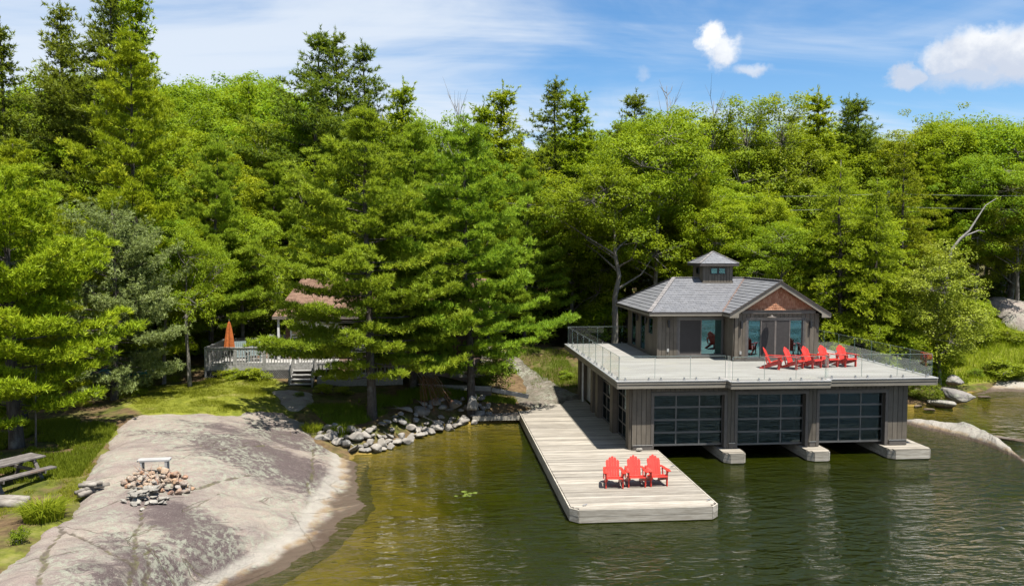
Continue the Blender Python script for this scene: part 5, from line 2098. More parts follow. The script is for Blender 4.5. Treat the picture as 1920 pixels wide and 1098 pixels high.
# ---- named trees, near to far
NT = [
    ('pineS', 18, 335, 28.6, 'broad yellow-green pine standing over the picnic table', 1.12, 1.0),
    ('pineC', 30, 262, 34.0, 'broad yellow-green pine with long low boughs behind the picnic table', 1.25, 2.0),
    ('scots', 205, 395, 37.0, 'grey-green bushy pine behind the leafy bank beside the outcrop', 1.05, .6),
    ('pineC', 252, 62, 41.0, 'tall yellow-green pine with layered boughs beside the lawn', .92, 1.1),
    ('pineB', 392, 255, 46.5, 'slender-crowned pine behind the cottage deck umbrella', .85, 2.2),
    ('pineA', 694, 205, 36.95, 'large soft-needled pine with bare trunk on the cove bank', 1.06, 0.0),
    ('pineB', 884, 222, 40.0, 'large spreading pine beside the upright boulder', .96, 0.0),
    ('pineA', 775, 230, 41.2, 'pine standing close behind the two large cove pines', .95, 4.0),
    ('spruceA', 10, 52, 50, 'dark pointed spruce at the outer end of the tall dark group', 1.1, None),
    ('spruceA', 122, 14, 53, 'dark pointed spruce standing well clear of the tall group beside it', 1.15, None),
    ('pineT', 190, -30, 52, 'dark long-limbed pine, tallest of the group', 1.2, None),
    ('pineU', 238, -18, 55, 'dark tall pine close behind the tallest one', 1.1, None),
    ('spruceB', 262, -6, 47, 'yellowish ragged spruce in front of the tallest dark pines', 1.0, None),
    ('pineT', 582, 62, 60, 'tall thin-crowned dark pine rising over the maples behind the cottage', 1.3, .4),
    ('pineU', 650, 66, 62, 'tall dark pine, middle of the three rising behind the cottage', 1.2, 1.9),
    ('pineT', 694, 92, 63, 'tall dark pine with boughs swept to one side, closest to the blue sky gap', 1.25, 3.6),
    ('spruceB', 757, 165, 58, 'slim bristly spruce tip beside the three tall pines', 1.2, None),
    ('oakB', 812, 205, 60, 'dark round-headed oak behind the slim bristly spruce', .8, None),
    ('snagA', 858, 195, 56, 'bare leafless dead tree sticking up over the cove pines', .45, None),
    ('spruceB', 940, 172, 58, 'ragged spruce pointing up beside the bare dead tree', 1.45, None),
    ('spruceB', 898, 200, 55, 'shorter narrow spruce next to the bare dead tree', 1.3, None),
    ('pineU', 1046, 150, 62, 'open flat-topped pine rising over the maples beside the oak', 1.35, None),
    ('spruceB', 1088, 180, 60, 'light green spruce leaning on the open flat-topped pine', 1.35, None),
    ('pineT', 1182, 178, 61, 'bushy pine tip rising behind the broad oak', 1.4, None),
    ('oakA', 1232, 205, 53, 'broad domed oak behind the boathouse roof', 1.0, .9),
    ('oakC', 1150, 325, 50.0, 'oak with pale forked trunk standing behind the roof deck railing', 1.1, 2.4),
    ('oakC', 352, 430, 39.6, 'small oak with a dark trunk at the shaded end of the lawn', .75, 1.0),
    ('oakC', 300, 420, 41.0, 'small oak with a dark trunk by the turquoise boat', .7, 4.0),
    ('snagB', 1258, 160, 63, 'grey dead snag with short broken limbs above the domed oak', .45, None),
    ('snagA', 1328, 190, 64, 'thin dead tree beside the grey snag', .45, None),
    ('aspen', 1402, 158, 62, 'slim aspen with a rounded head, closest to the dead snags', 1.15, None),
    ('aspen', 1470, 152, 62, 'tallest aspen with a rounded head', 1.2, None),
    ('spruceB', 1530, 178, 64, 'broad pale spruce between the aspens and the dark pines', 1.5, None),
    ('pineU', 1578, 190, 68, 'small dark pine tip beside the broad pale spruce', 1.2, None),
    ('pineT', 1612, 192, 66, 'bushy dark pine with a notched top behind the hemlocks', 1.4, None),
    ('mapleB', 1698, 208, 66, 'round-topped maple rising behind the utility wires', 1.0, None),
    ('mapleA', 1772, 208, 64, 'wide round maple behind the yellow-green hemlock', 1.05, None),
    ('mapleB', 1815, 198, 69, 'tall round maple standing behind the wide one', 1.0, None),
    ('aspen', 1902, 202, 66, 'aspen with pale bare branches low in its crown', 1.3, None),
    ('hemA', 1585, 300, 50, 'broad drooping hemlock just behind the roof deck chairs', 1.0, .2),
    ('hemB', 1655, 335, 48.5, 'drooping hemlock beside the outer deck corner', .95, 1.4),
    ('hemB', 1700, 262, 56, 'yellow-green hemlock under the utility wires', .9, 2.9),
    ('pale', 1772, 455, 47.5, 'pale-leaved tree with silvery leaf undersides above the meadow edge', 1.05, None),
    ('pineC', 1320, 320, 52.5, 'pine with soft layered boughs just behind the cupola', .62, None),
    ('mapleA', 1440, 345, 56, 'light green maple behind the gable', .9, None),
    ('pineA', 985, 300, 52, 'soft green pine rising behind the spreading cove pine', .8, None),
]
for k, px, top, Y, lab, w, rz in NT:
    tree_px(k, px, top, Y, lab, w, None, rz)

# ---- the forest wall behind: skyline read off the photograph, filled row by row
SKY = np.array([(-150, 120), (0, 150), (60, 150), (150, 120), (320, 150), (375, 150), (435, 132), (510, 140), (560, 170), (740, 205), (850, 245), (960, 240),
                (1040, 240), (1130, 215), (1240, 205), (1330, 225), (1380, 200), (1500, 205), (1600, 220), (1650, 245), (1720, 225), (1850, 215), (1940, 225), (2100, 220)])
FILL = [(47, 200, 300, ('mapleA', 'oakB', 'pineB', 'mapleC')), (53, 110, 220, ('mapleA', 'mapleB', 'pineA', 'oakA', 'spruceB')),
        (59, 55, 130, ('mapleB', 'mapleC', 'oakA', 'pineC', 'aspen', 'spruceA')), (66, -12, 70, ('mapleA', 'mapleC', 'oakB', 'aspen', 'oakA', 'spruceB')), (76, 4, 30, ('mapleA', 'oakB', 'mapleB', 'spruceA')),
        (90, 4, 24, ('mapleA', 'oakA', 'spruceA'))]
FLAB = {'mapleC': 'dull green ash crown in the forest wall', 'mapleA': 'leafy maple filling the forest wall', 'mapleB': 'upright narrow-lobed maple in the forest wall', 'oakA': 'wide oak crown in the forest wall',
        'oakB': 'round oak crown in the forest wall', 'pineA': 'soft green pine in the forest wall', 'pineB': 'open-boughed pine in the forest wall', 'pineC': 'tall warm green pine in the forest wall',
        'aspen': 'slim aspen in the forest wall', 'spruceA': 'dark spruce in the forest wall', 'spruceB': 'light spruce in the forest wall'}
ROWN = {47: 'at the forest edge', 53: 'just behind the forest edge', 59: 'in the middle of the forest', 66: 'reaching the skyline', 76: 'deep behind the skyline trees', 90: 'farthest back'}


def in_house(x, y):
    return (6.5 < x < 17.5 and y < 52.6) or (-9.5 < x < 3.5 and 41 < y < 53) or (6 < x < 22.5 and y < 48) or (-13 < x < -6 and y < 46.5)


frg = random.Random(23)
for Y, d0, d1, kinds in FILL:
    px = -110 + frg.uniform(0, 60)
    stepx = 3.9 * FPX / Y * (1.0 if Y > 50 else 1.15)
    while px < 2040:
        Yq = Y + frg.uniform(-2.5, 2.5)
        top = np.interp(px, SKY[:, 0], SKY[:, 1]) + frg.uniform(d0, d1)
        p = atY(px, top, Yq)
        ok = not in_house(p[0], p[1])
        if px > 1690 and Y < 58:
            ok = False
        if 1500 < px <= 1690 and Y < 52:
            ok = False
        if ok:
            k = frg.choice(kinds)
            tree_px(k, px, top, Yq, FLAB[k] + ', ' + ROWN[Y], frg.uniform(.95, 1.25), 'forest wall trees')
        px += stepx * frg.uniform(.75, 1.25)

# ---- undergrowth shrubs along the forest edge and by the shore
BU = [('bushA', 1735, 716, 42.6, 1.3, 'dark glossy bush overhanging the shore boulders beside the boathouse'),
      ('bushA', 1712, 735, 43.0, 1.1, 'low dark bush tucked under the outer deck corner'),
      ('fern', 440, 690, 41.9, 1.3, 'bright fern clump at the lattice foot, middle of the bed'),
      ('fern', 415, 693, 42.0, 1.2, 'bright fern clump at the outer corner of the lattice'),
      ('fern', 472, 688, 41.6, 1.3, 'bright fern clump at the stair end of the lattice bed'),
      ('fern', 1060, 694, 46.2, 1.1, 'yellow-green leafy clump at the path beside the boathouse corner'),
      ('bushA', 935, 668, 43.6, 1.0, 'round leafy bush beside the timber steps'),
      ('bushA', 905, 676, 44.6, .8, 'small leafy bush at the top of the granite path'),
      ('fern', 40, 1018, 19.4, .5, 'small green herb growing in a crack of the outcrop'),
      ('bushB', 262, 735, 37.2, .8, 'light green seedling clump where lawn meets the outcrop'),
      ('bushB', 1828, 640, 52.5, 1.0, 'rounded shrub on the meadow slope beside the pale-leaved tree'),
      ('bushB', 1905, 655, 53.5, 1.2, 'rounded shrub high on the meadow slope'),
      ('bushA', 1830, 690, 48.9, 1.1, 'leafy shrub above the tan ledge'),
      ('bushB', 1760, 640, 48.3, 1.0, 'leafy shrub at the foot of the pale-leaved tree'),
      ('bushB', 1690, 610, 48.2, 1.2, 'leafy shrub behind the outer glass railing'),
      ('bushA', 560, 742, 38.9, .7, 'dark bush by the cottage stairs'),
      ('bushB', 640, 722, 40.2, 1.2, 'dark leafy bush under the large cove pine'),
      ('bushB', 605, 716, 40.0, 1.0, 'dark leafy bush between the cottage stairs and the large cove pine')]
for k, px, top, Y, w, lab in BU:
    p = atY(px, top, Y)
    h = max(.45, p[2] - gz(p[0], p[1]))
    plant(k, p[0], p[1], h, lab, w * (PROTO[k]['H'] / h) ** .35, None, None, .05)
ub = random.Random(8)
for i in range(42):
    x, y = ub.uniform(31, 52), ub.uniform(47.6, 59)
    if not inside(MEADOW, np.array([x]), np.array([y]))[0]:
        continue
    plant(ub.choice(('fern', 'fern', 'bushA')), x, y, ub.uniform(.5, 1.1), 'low leafy clump among the tall meadow grass', ub.uniform(1.0, 1.8), None, 'leafy clumps in the meadow', .05)
for i in range(14):
    x, y = ub.uniform(41, 58), ub.uniform(65, 69)
    plant(ub.choice(('bushB', 'pale', 'bushA')), x, y, ub.uniform(2.6, 5.2), 'bright green thicket shrub behind the pale granite dome', ub.uniform(1.0, 1.3), None, 'thicket behind the granite dome', .1)
for i in range(7):
    x, y = ub.uniform(30, 41), ub.uniform(54, 58)
    plant(ub.choice(('bushB', 'pale')), x, y, ub.uniform(2.6, 5.0), 'bright green thicket shrub between hemlocks and meadow', ub.uniform(1.0, 1.3), None, 'thicket beside the meadow', .1)
for i in range(46):
    x = ub.uniform(-26, 48)
    y = ub.uniform(47, 56)
    if in_house(x, y) or (x > 30 and y < 60) or (3 < x < 7 and y < 51):
        continue
    plant(ub.choice(('bushA', 'bushB')), x, y, ub.uniform(1.6, 3.4), 'leafy shrub in the dim undergrowth of the forest edge', ub.uniform(1.1, 1.5), None, 'forest edge undergrowth', .1)
for i in range(16):
    x = ub.uniform(-24, -13)
    y = ub.uniform(40.5, 47)
    plant(ub.choice(('bushA', 'bushB')), x, y, ub.uniform(1.0, 2.2), 'leafy shrub growing under the tall dark group beyond the lawn', ub.uniform(1.1, 1.4), None, 'shrubs beyond the lawn', .1)


# ---- grasses, one mass each
def blades(name, poly, n, hgt, wd, mat, seed, clump=None, zf=None, dens=None, label=None):
    rg = np.random.RandomState(seed)
    P = np.array(poly)
    lo, hi = P.min(0), P.max(0)
    X = rg.uniform(lo[0], hi[0], n * 4)
    Y = rg.uniform(lo[1], hi[1], n * 4)
    ok = inside(poly, X, Y) & (vnoise(X * .9, Y * .9) + .5 * vnoise(X * 3, Y * 3) > (dens if dens is not None else .35))
    ok &= ~inside(ROCK, X, Y) | (zf is not None)
    X, Y = X[ok][:n], Y[ok][:n]
    Z = ground(X, Y) if zf is None else zf(X, Y)
    m = len(X)
    pos = np.stack([X, Y, Z - .02], 1)
    h = hgt * rg.uniform(.5, 1.25, (m, 1)) * (.55 + .9 * vnoise(X * .6 + 9, Y * .6))[:, None]
    d = unit(np.stack([rg.normal(size=m) * .38, rg.normal(size=m) * .38, np.ones(m)], 1)) * h
    w = unit(np.cross(d, rg.normal(size=(m, 3)))) * wd * .5
    V = np.stack([pos - w, pos + w, pos + d], 1).reshape(-1, 3)
    tone = np.clip(.25 + .6 * vnoise(X * .45, Y * .45) + rg.uniform(-.25, .25, m), 0, 1)
    o = link(name, fast_mesh(name, V, 3, mat, tone))
    tag(o, label, 'grass', kind='stuff')
    return o


blades('grass', LAWN, 42000, .075, .016, M['grass'], 1, label='short sunlit lawn grass between outcrop and cottage', dens=.2)
blades('grass', MEADOW, 60000, .50, .030, M['meadow'], 2, label='tall bright meadow grass on the slope above the far ledge', dens=.1)
blades('grass', SHOREGRASS, 20000, .30, .016, M['bush'], 3, label='rough shaded grass along the stone bank of the cove', dens=.55)
blades('grass', LEFTGROUND, 26000, .20, .035, M['bush'], 4, label='dense leafy ground cover on the shaded bank by the picnic table', dens=.5)
blades('grass', [(-16, 18), (-9.5, 18.2), (-9.9, 24), (-10.3, 27), (-15, 26.5)], 22000, .09, .014, M['grass'], 5, label='thin dry grass around the picnic table', dens=.75)
blades('grass', [(-16, 36), (-8, 34.5), (-8, 44), (-16, 44)], 16000, .16, .02, M['grass'], 6, label='patchy grass in the shade beyond the lawn', dens=.85)
blades('grass', [(5.8, 45), (9, 44.6), (11, 50), (4.5, 51)], 9000, .28, .022, M['bush'], 7, label='grass beside the granite path behind the boathouse', dens=.6)


def tussock(px, py, z, n, hgt, rad, label, mat='fern', seed=0):
    p = atz(px, py, z)
    rg = np.random.RandomState(seed)
    a = rg.uniform(0, 6.28, n)
    r = rad * .45 * np.sqrt(rg.uniform(0, 1, n))
    pos = np.stack([np.cos(a) * r, np.sin(a) * r, np.zeros(n)], 1)
    out = rg.uniform(.15, .95, (n, 1))
    a2 = a + rg.uniform(-.6, .6, n)
    d1 = np.stack([np.cos(a2), np.sin(a2), np.zeros(n)], 1) * out
    L = hgt * rg.uniform(.6, 1.15, (n, 1))
    mid = pos + (d1 * .35 + np.array([0, 0, 1.0])) * L * .6
    tip = pos + (d1 * 1.05 + np.array([0, 0, 1.0]) * (1 - .5 * out)) * L
    w = unit(np.cross(mid - pos, rg.normal(size=(n, 3)))) * .011
    V = np.concatenate([np.stack([pos - w, pos + w, mid + w * .8, mid - w * .8], 1).reshape(-1, 3), np.stack([mid - w * .8, mid + w * .8, tip + w * .1, tip - w * .1], 1).reshape(-1, 3)])
    t = rg.uniform(0, 1, n)
    o = link('grass_tussock', fast_mesh('grass_tussock', V, 4, M[mat], np.r_[t, t]), None, (p[0], p[1], surf(p[0], p[1]) - .02))
    tag(o, label, 'grass')


tussock(82, 975, 1.68, 900, .62, 1.0, 'big bright green grass tussock between picnic table and outcrop', 'fern', 1)
tussock(1840, 800, .35, 160, .45, .7, 'light green grass tuft on the crest of the low whaleback rock', 'meadow', 2)
tussock(1862, 808, .2, 90, .40, .4, 'small grass tuft behind the low whaleback rock', 'meadow', 3)
tussock(585, 812, .7, 260, .45, .9, 'leafy grass clump where the stone bank meets the outcrop', 'fern', 4)
tussock(640, 806, .75, 300, .5, 1.0, 'tall grass clump above the stone bank under the large cove pine', 'bush', 5)


# ================================================================== cottage behind the pines
def m_stone_wall():
    return M['stone']


def build_cottage():
    c = empty('cottage', label='low brown-roofed cottage with white-framed windows half hidden behind pines', cat='cottage')
    X0, X1, YF, YB = -8.1, 2.6, 44.6, 52.0
    zf, ze, zr = 2.75, 5.05, 6.95
    gx = lambda *a: None
    # walls of horizontal boards
    w = MB().box(X0, X1, YF + .03, YB, 1.2, ze).build('wall', M['groove'], c)
    z = 2.2
    while z < ze - .05:
        piece('wall_board', w, M['cottage_wall'], X0, X1, YF, YF + .028, z, min(z + .19, ze - .01))
        z += .20
    MB().box(X0 + .1, X1 - .05, YF - .12, YF - .002, 1.0, 2.6).build('stone_base', M['brick'], c)
    # window band, white frames
    xs = np.linspace(X0 + .25, X0 + 6.6, 6)
    for i in range(5):
        a, b = xs[i], xs[i + 1]
        f = MB().box(a, a + .09, YF - .06, YF + .0, 3.0, 4.75).box(b - .09, b, YF - .06, YF, 3.0, 4.75).box(a + .09, b - .09, YF - .058, YF, 3.0, 3.12).box(a + .09, b - .09, YF - .058, YF, 4.63, 4.75)
        wd = f.build('window', M['white'], c)
        piece('pane', wd, M['cottage_glass'], a + .08, b - .08, YF - .03, YF - .02, 3.1, 4.65)
    # roof
    ov = .6
    ym = (YF + YB) / 2
    pl = [(X0 - ov, YF - ov, ze), (X1 + ov, YF - ov, ze), (X1 + ov, ym, zr), (X0 - ov + .9, ym, zr)]
    pl2 = [(X1 + ov, YB + ov, ze), (X0 - ov, YB + ov, ze), (X0 - ov + .9, ym, zr), (X1 + ov, ym, zr)]
    pl3 = [(X0 - ov, YB + ov, ze), (X0 - ov, YF - ov, ze), (X0 - ov + .9, ym, zr)]
    for i, (p, q) in enumerate(((pl, (0, 1)), (pl2, (0, 1)), (pl3, (0, 1)))):
        slab_under('roof_deck', p, .12, M['fascia_dark'], c)
        shingles('roof_shingles', p, p[0], p[1], M['brown_roof'], c, .16, .32, .016, 70 + i)
    MB().beam((X0 - ov, YF - ov - .02, ze - .08), (X1 + ov, YF - ov - .02, ze - .08), .04, .15).build('eave_fascia', M['old_wood'], c)
    # brick chimney
    ch = MB().box(-6.9, -6.2, 48.0, 48.6, 5.8, 7.75).build('chimney', M['groove'], c)
    k = 0
    for zz in np.arange(6.3, 7.75, .085):
        for j in range(3):
            piece('brick', ch, M['brick'], -6.93 + j * .235 + (k % 2) * .03, -6.93 + j * .235 + .222 + (k % 2) * .03, 47.97, 48.0, zz, zz + .075)
        k += 1
    # porch posts
    for x in (X0 - .35, X0 + 1.4):
        piece('post', c, M['white'], x, x + .11, YF - .5, YF - .39, zf, ze - .1)
    rebase(c, ((X0 + X1) / 2, ym, 2.0))


build_cottage()


def build_cottage_deck():
    d = empty('cottage_deck', label='weathered grey wooden deck with railing and lattice skirt beside the cottage', cat='deck')
    X0, X1, Y0, Y1 = -11.75, -5.2, 42.3, 46.6
    zt = 2.66
    mat = M['grey_wood']
    y = Y0
    while y < Y1:
        piece('plank', d, mat, X0, X1 if y < 44.5 else -8.2, y, y + .136, zt - .035, zt)
        y += .142
    piece('rim_joist', d, mat, X0 - .04, X1, Y0 - .045, Y0 - .005, zt - .26, zt)
    piece('rim_joist', d, mat, X0 - .045, X0 - .005, Y0 - .045, Y1, zt - .26, zt)
    # railing
    bal = box_mesh(mat)
    rt = 3.58

    def run(p, q, n_post):
        p, q = Vector(p), Vector(q)
        L = (q - p).length
        ang = math.atan2(q.y - p.y, q.x - p.x)
        mid = (p + q) / 2
        link('top_rail', bal, d, (mid.x, mid.y, rt), (0, 0, ang), (L + .1, .14, .04))
        link('lower_rail', bal, d, (mid.x, mid.y, rt - .09), (0, 0, ang), (L, .045, .09))
        link('lower_rail', bal, d, (mid.x, mid.y, zt + .09), (0, 0, ang), (L, .045, .09))
        for i in range(n_post + 1):
            w = p.lerp(q, i / n_post)
            link('post', bal, d, (w.x, w.y, (rt + zt - .3) / 2), (0, 0, ang), (.10, .10, rt - zt + .28))
        nb = int(L / .145)
        for i in range(nb):
            w = p.lerp(q, (i + .5) / nb)
            link('baluster', bal, d, (w.x, w.y - .03, (rt + zt) / 2 + .0), (0, 0, ang), (.045, .03, rt - zt - .05))
    run((X0, Y0, 0), (-7.3, Y0, 0), 3)
    run((X0, Y0 + .05, 0), (X0, Y1, 0), 2)
    run((X0, Y1, 0), (-8.3, Y1, 0), 2)
    run((-7.1, Y0, 0), (X1, Y0, 0), 1)
    # lattice skirt: crossing laths
    lat = MB()
    zg, zk = 1.75, zt - .27
    H = zk - zg
    x = X0 - H
    while x < -7.2:
        a0, a1 = max(x, X0), min(x + H, -7.2)
        if a1 > a0:
            lat.beam((a0, Y0 - .02, zg + (a0 - x)), (a1, Y0 - .02, zg + (a1 - x)), .008, .035, (0, -1, 0))
            lat.beam((a0, Y0 - .03, zk - (a0 - x)), (a1, Y0 - .03, zk - (a1 - x)), .008, .035, (0, -1, 0))
        x += .095
    o = lat.build('lattice', mat, d)
    o['kind'] = 'stuff'
    MB().box(X0, -7.2, Y0 + .1, Y0 + .12, zg - .3, zk).build('skirt_backing', M['interior'], d)
    for xx in (X0, -9.5, -7.25):
        piece('skirt_post', d, mat, xx - .05, xx + .05, Y0 - .06, Y0 - .035, zg, zk)
    rebase(d, ((X0 + X1) / 2, (Y0 + Y1) / 2, 1.8))
    # stairs down to the outcrop
    s = empty('stairs', label='short grey wooden stair with railing at the end of the cottage deck', cat='stairs')
    sx0, sx1 = -7.25, -6.2
    for i in range(4):
        zz = 2.45 - i * .19
        yy = 41.95 - i * .27
        piece('tread', s, mat, sx0, sx1, yy - .27, yy, zz - .04, zz)
        piece('riser', s, M['old_wood'], sx0, sx1, yy - .02, yy, zz - .19, zz - .042)
    for xx in (sx0 - .04, sx1 + .04):
        MB().beam((xx, 42.2, 2.4), (xx, 40.9, 1.55), .04, .24).build('stringer', mat, s)
        MB().beam((xx, 42.2, 3.35), (xx, 40.9, 2.5), .05, .09).build('handrail', mat, s)
        for i in range(6):
            t = i / 5
            piece('baluster', s, mat, xx - .02, xx + .02, 42.18 - 1.26 * t, 42.22 - 1.26 * t, 2.4 - .83 * t, 3.33 - .83 * t)
    rebase(s, (sx0, 41.5, 1.6))
    # low front deck under the pine with its own railing
    f = empty('low_deck', label='low slatted grey landing in the pine shade in front of the cottage', cat='deck')
    for i in range(12):
        piece('plank', f, mat, -6.0, -1.6, 41.6 + i * .145, 41.6 + i * .145 + .138, 2.02, 2.06)
    piece('rim_joist', f, mat, -6.0, -1.6, 41.55, 41.59, 1.6, 2.05)
    for i in range(22):
        piece('baluster', f, mat, -5.95 + i * .2, -5.90 + i * .2, 41.56, 41.60, 2.06, 2.75)
    piece('top_rail', f, mat, -6.0, -1.6, 41.50, 41.64, 2.75, 2.79)
    rebase(f, (-3.8, 42.4, 1.6))


build_cottage_deck()


def deck_furniture():
    zt = 2.66
    # closed parasol
    p = atY(430, 640, 43.2)
    u = empty('parasol', (p[0], p[1], zt), 0, 'closed orange parasol standing on the cottage deck', 'parasol')
    MB().tube([(0, 0, 0), (0, 0, 2.25)], .022, 8).build('pole', M['old_wood'], u)
    MB().tube([(0, 0, 0), (0, 0, .05)], .24, 14).build('base', M['black'], u)
    m = MB()
    n = 16
    zs = [2.22, 2.1, 1.8, 1.3, .85, .72]
    rs = [.02, .07, .13, .20, .25, .22]
    for i, (z, r) in enumerate(zip(zs, rs)):
        for k in range(n):
            a = 2 * math.pi * k / n
            rr = r * (1.12 if k % 2 else .78)
            m.v.append((math.cos(a) * rr, math.sin(a) * rr, z))
    for i in range(len(zs) - 1):
        for k in range(n):
            k2 = (k + 1) % n
            m.f.append((i * n + k, i * n + k2, (i + 1) * n + k2, (i + 1) * n + k))
    m.build('canopy', M['orange_cloth'], u, smooth_=False)
    MB().tube([(0, 0, 2.22), (0, 0, 2.36)], [.03, .008], 8).build('finial', M['old_wood'], u)
    # two faded blue slatted loungers, backs towards the lake
    for px, Y, rz, lab in ((452, 43.2, 20, 'faded blue-grey slatted deck chair next to the orange parasol'), (478, 43.9, 12, 'faded blue-grey slatted deck chair with the higher back, beside the tan chairs')):
        q = atY(px, 640, Y)
        c = empty('deck_chair', (q[0], q[1], zt), R(180 + rz), lab, 'chair')
        for i in range(6):
            piece('back_slat', c, M['slat_blue'], -.30 + i * .10, -.30 + i * .10 + .085, -.40, -.375, .35, 1.12, (R(18), 0, 0))
        for i in range(5):
            piece('seat_slat', c, M['slat_blue'], -.3, .3, -.2 + i * .12, -.2 + i * .12 + .10, .34, .365)
        for sx in (-.3, .3):
            for yy in (-.25, .35):
                piece('leg', c, M['slat_blue'], sx - .025, sx + .025, yy - .025, yy + .025, 0, .36)
            piece('arm', c, M['slat_blue'], sx - .05, sx + .05, -.35, .4, .56, .585)
    # two tan chairs at a table
    for px, lab in ((475 + 1, 'round-backed tan wooden chair on the cottage deck, closer to the blue chairs'), (494, 'round-backed tan wooden chair on the cottage deck, closer to the cottage wall')):
        q = atY(px, 645, 45.2)
        c = empty('wooden_chair', (q[0], q[1], zt), 0, lab, 'chair')
        MB().prism([(-.27, .42), (.27, .42), (.27, .92), (.17, 1.0), (0, 1.03), (-.17, 1.0), (-.27, .92)], 'y', -.25, -.22).build('backrest', M['tan_wood'], c)
        MB().box(-.26, .26, -.25, .25, .42, .46).build('seat', M['tan_wood'], c)
        for sx in (-.22, .22):
            for yy in (-.2, .2):
                piece('leg', c, M['tan_wood'], sx - .02, sx + .02, yy - .02, yy + .02, 0, .42)
    q = atY(520, 640, 45.6)
    c = empty('planter_screen', (q[0], q[1], zt), 0, 'grey slatted wooden screen at the cottage end of the deck', 'screen')
    for i in range(5):
        piece('slat', c, M['grey_wood'], -.45 + i * .19, -.45 + i * .19 + .12, 0, .03, .1, 1.25)
    for zz in (.15, 1.1):
        piece('rail', c, M['grey_wood'], -.48, .48, .031, .07, zz, zz + .09)


deck_furniture()


def yard_timber():
    # wide timber steps climbing beside the cottage
    s = empty('timber_steps', label='wide pale timber steps climbing beside the cottage behind the spreading pine', cat='steps')
    for i in range(8):
        y = 43.9 + i * .33
        z = 1.75 + i * .21
        piece('step', s, M['dock_edge'], 1.0, 3.3, y, y + .14, z - .12, z + .06)
        piece('tread_fill', s, M['old_wood'], 1.05, 3.25, y + .141, y + .33, z - .15, z + .02)
    rebase(s, (2.1, 44.5, 1.6))
    # low retaining timber
    r = empty('retaining_timber', label='long low weathered retaining timber in the shade in front of the cottage', cat='timber')
    a, b = Vector((-1.6, 41.9, 1.55)), Vector((3.0, 41.3, 1.45))
    m = MB().beam(a, b, .16, .24)
    m.build('beam', M['grey_wood'], r)
    MB().beam(a + Vector((0, .02, -.245)), b + Vector((0, .02, -.245)), .15, .23).build('beam', M['old_wood'], r)
    MB().beam(b + Vector((.05, 0, -.06)), b + Vector((1.9, -.5, -.35)), .15, .20).build('beam', M['grey_wood'], r)
    rebase(r, (.7, 41.6, 1.3))
    # boardwalk joining bank and dock
    w = empty('boardwalk', label='short plank boardwalk between the upright boulder and the dock', cat='boardwalk')
    x = 1.95
    while x < 4.28:
        piece('plank', w, M['old_wood'], x, x + .135, 39.5, 40.35, .335, .37)
        x += .142
    piece('fascia_board', w, M['dock_edge'], 1.93, 4.3, 39.455, 39.495, .16, .372)
    rebase(w, (3.1, 39.9, 0))
    # clay pot by the cottage wall
    p = atY(778, 690, 43.9)
    pot = MB().tube([(0, 0, 0), (0, 0, .45), (0, 0, .5)], [.17, .26, .24], 14).build('clay_pot', M['orange_pot'], None, (p[0], p[1], gz(p[0], p[1])))
    tag(pot, 'terracotta pot against the cottage base in deep pine shade', 'pot')


M['orange_pot'] = m_plain('terracotta', (.18, .06, .03), .8)
yard_timber()


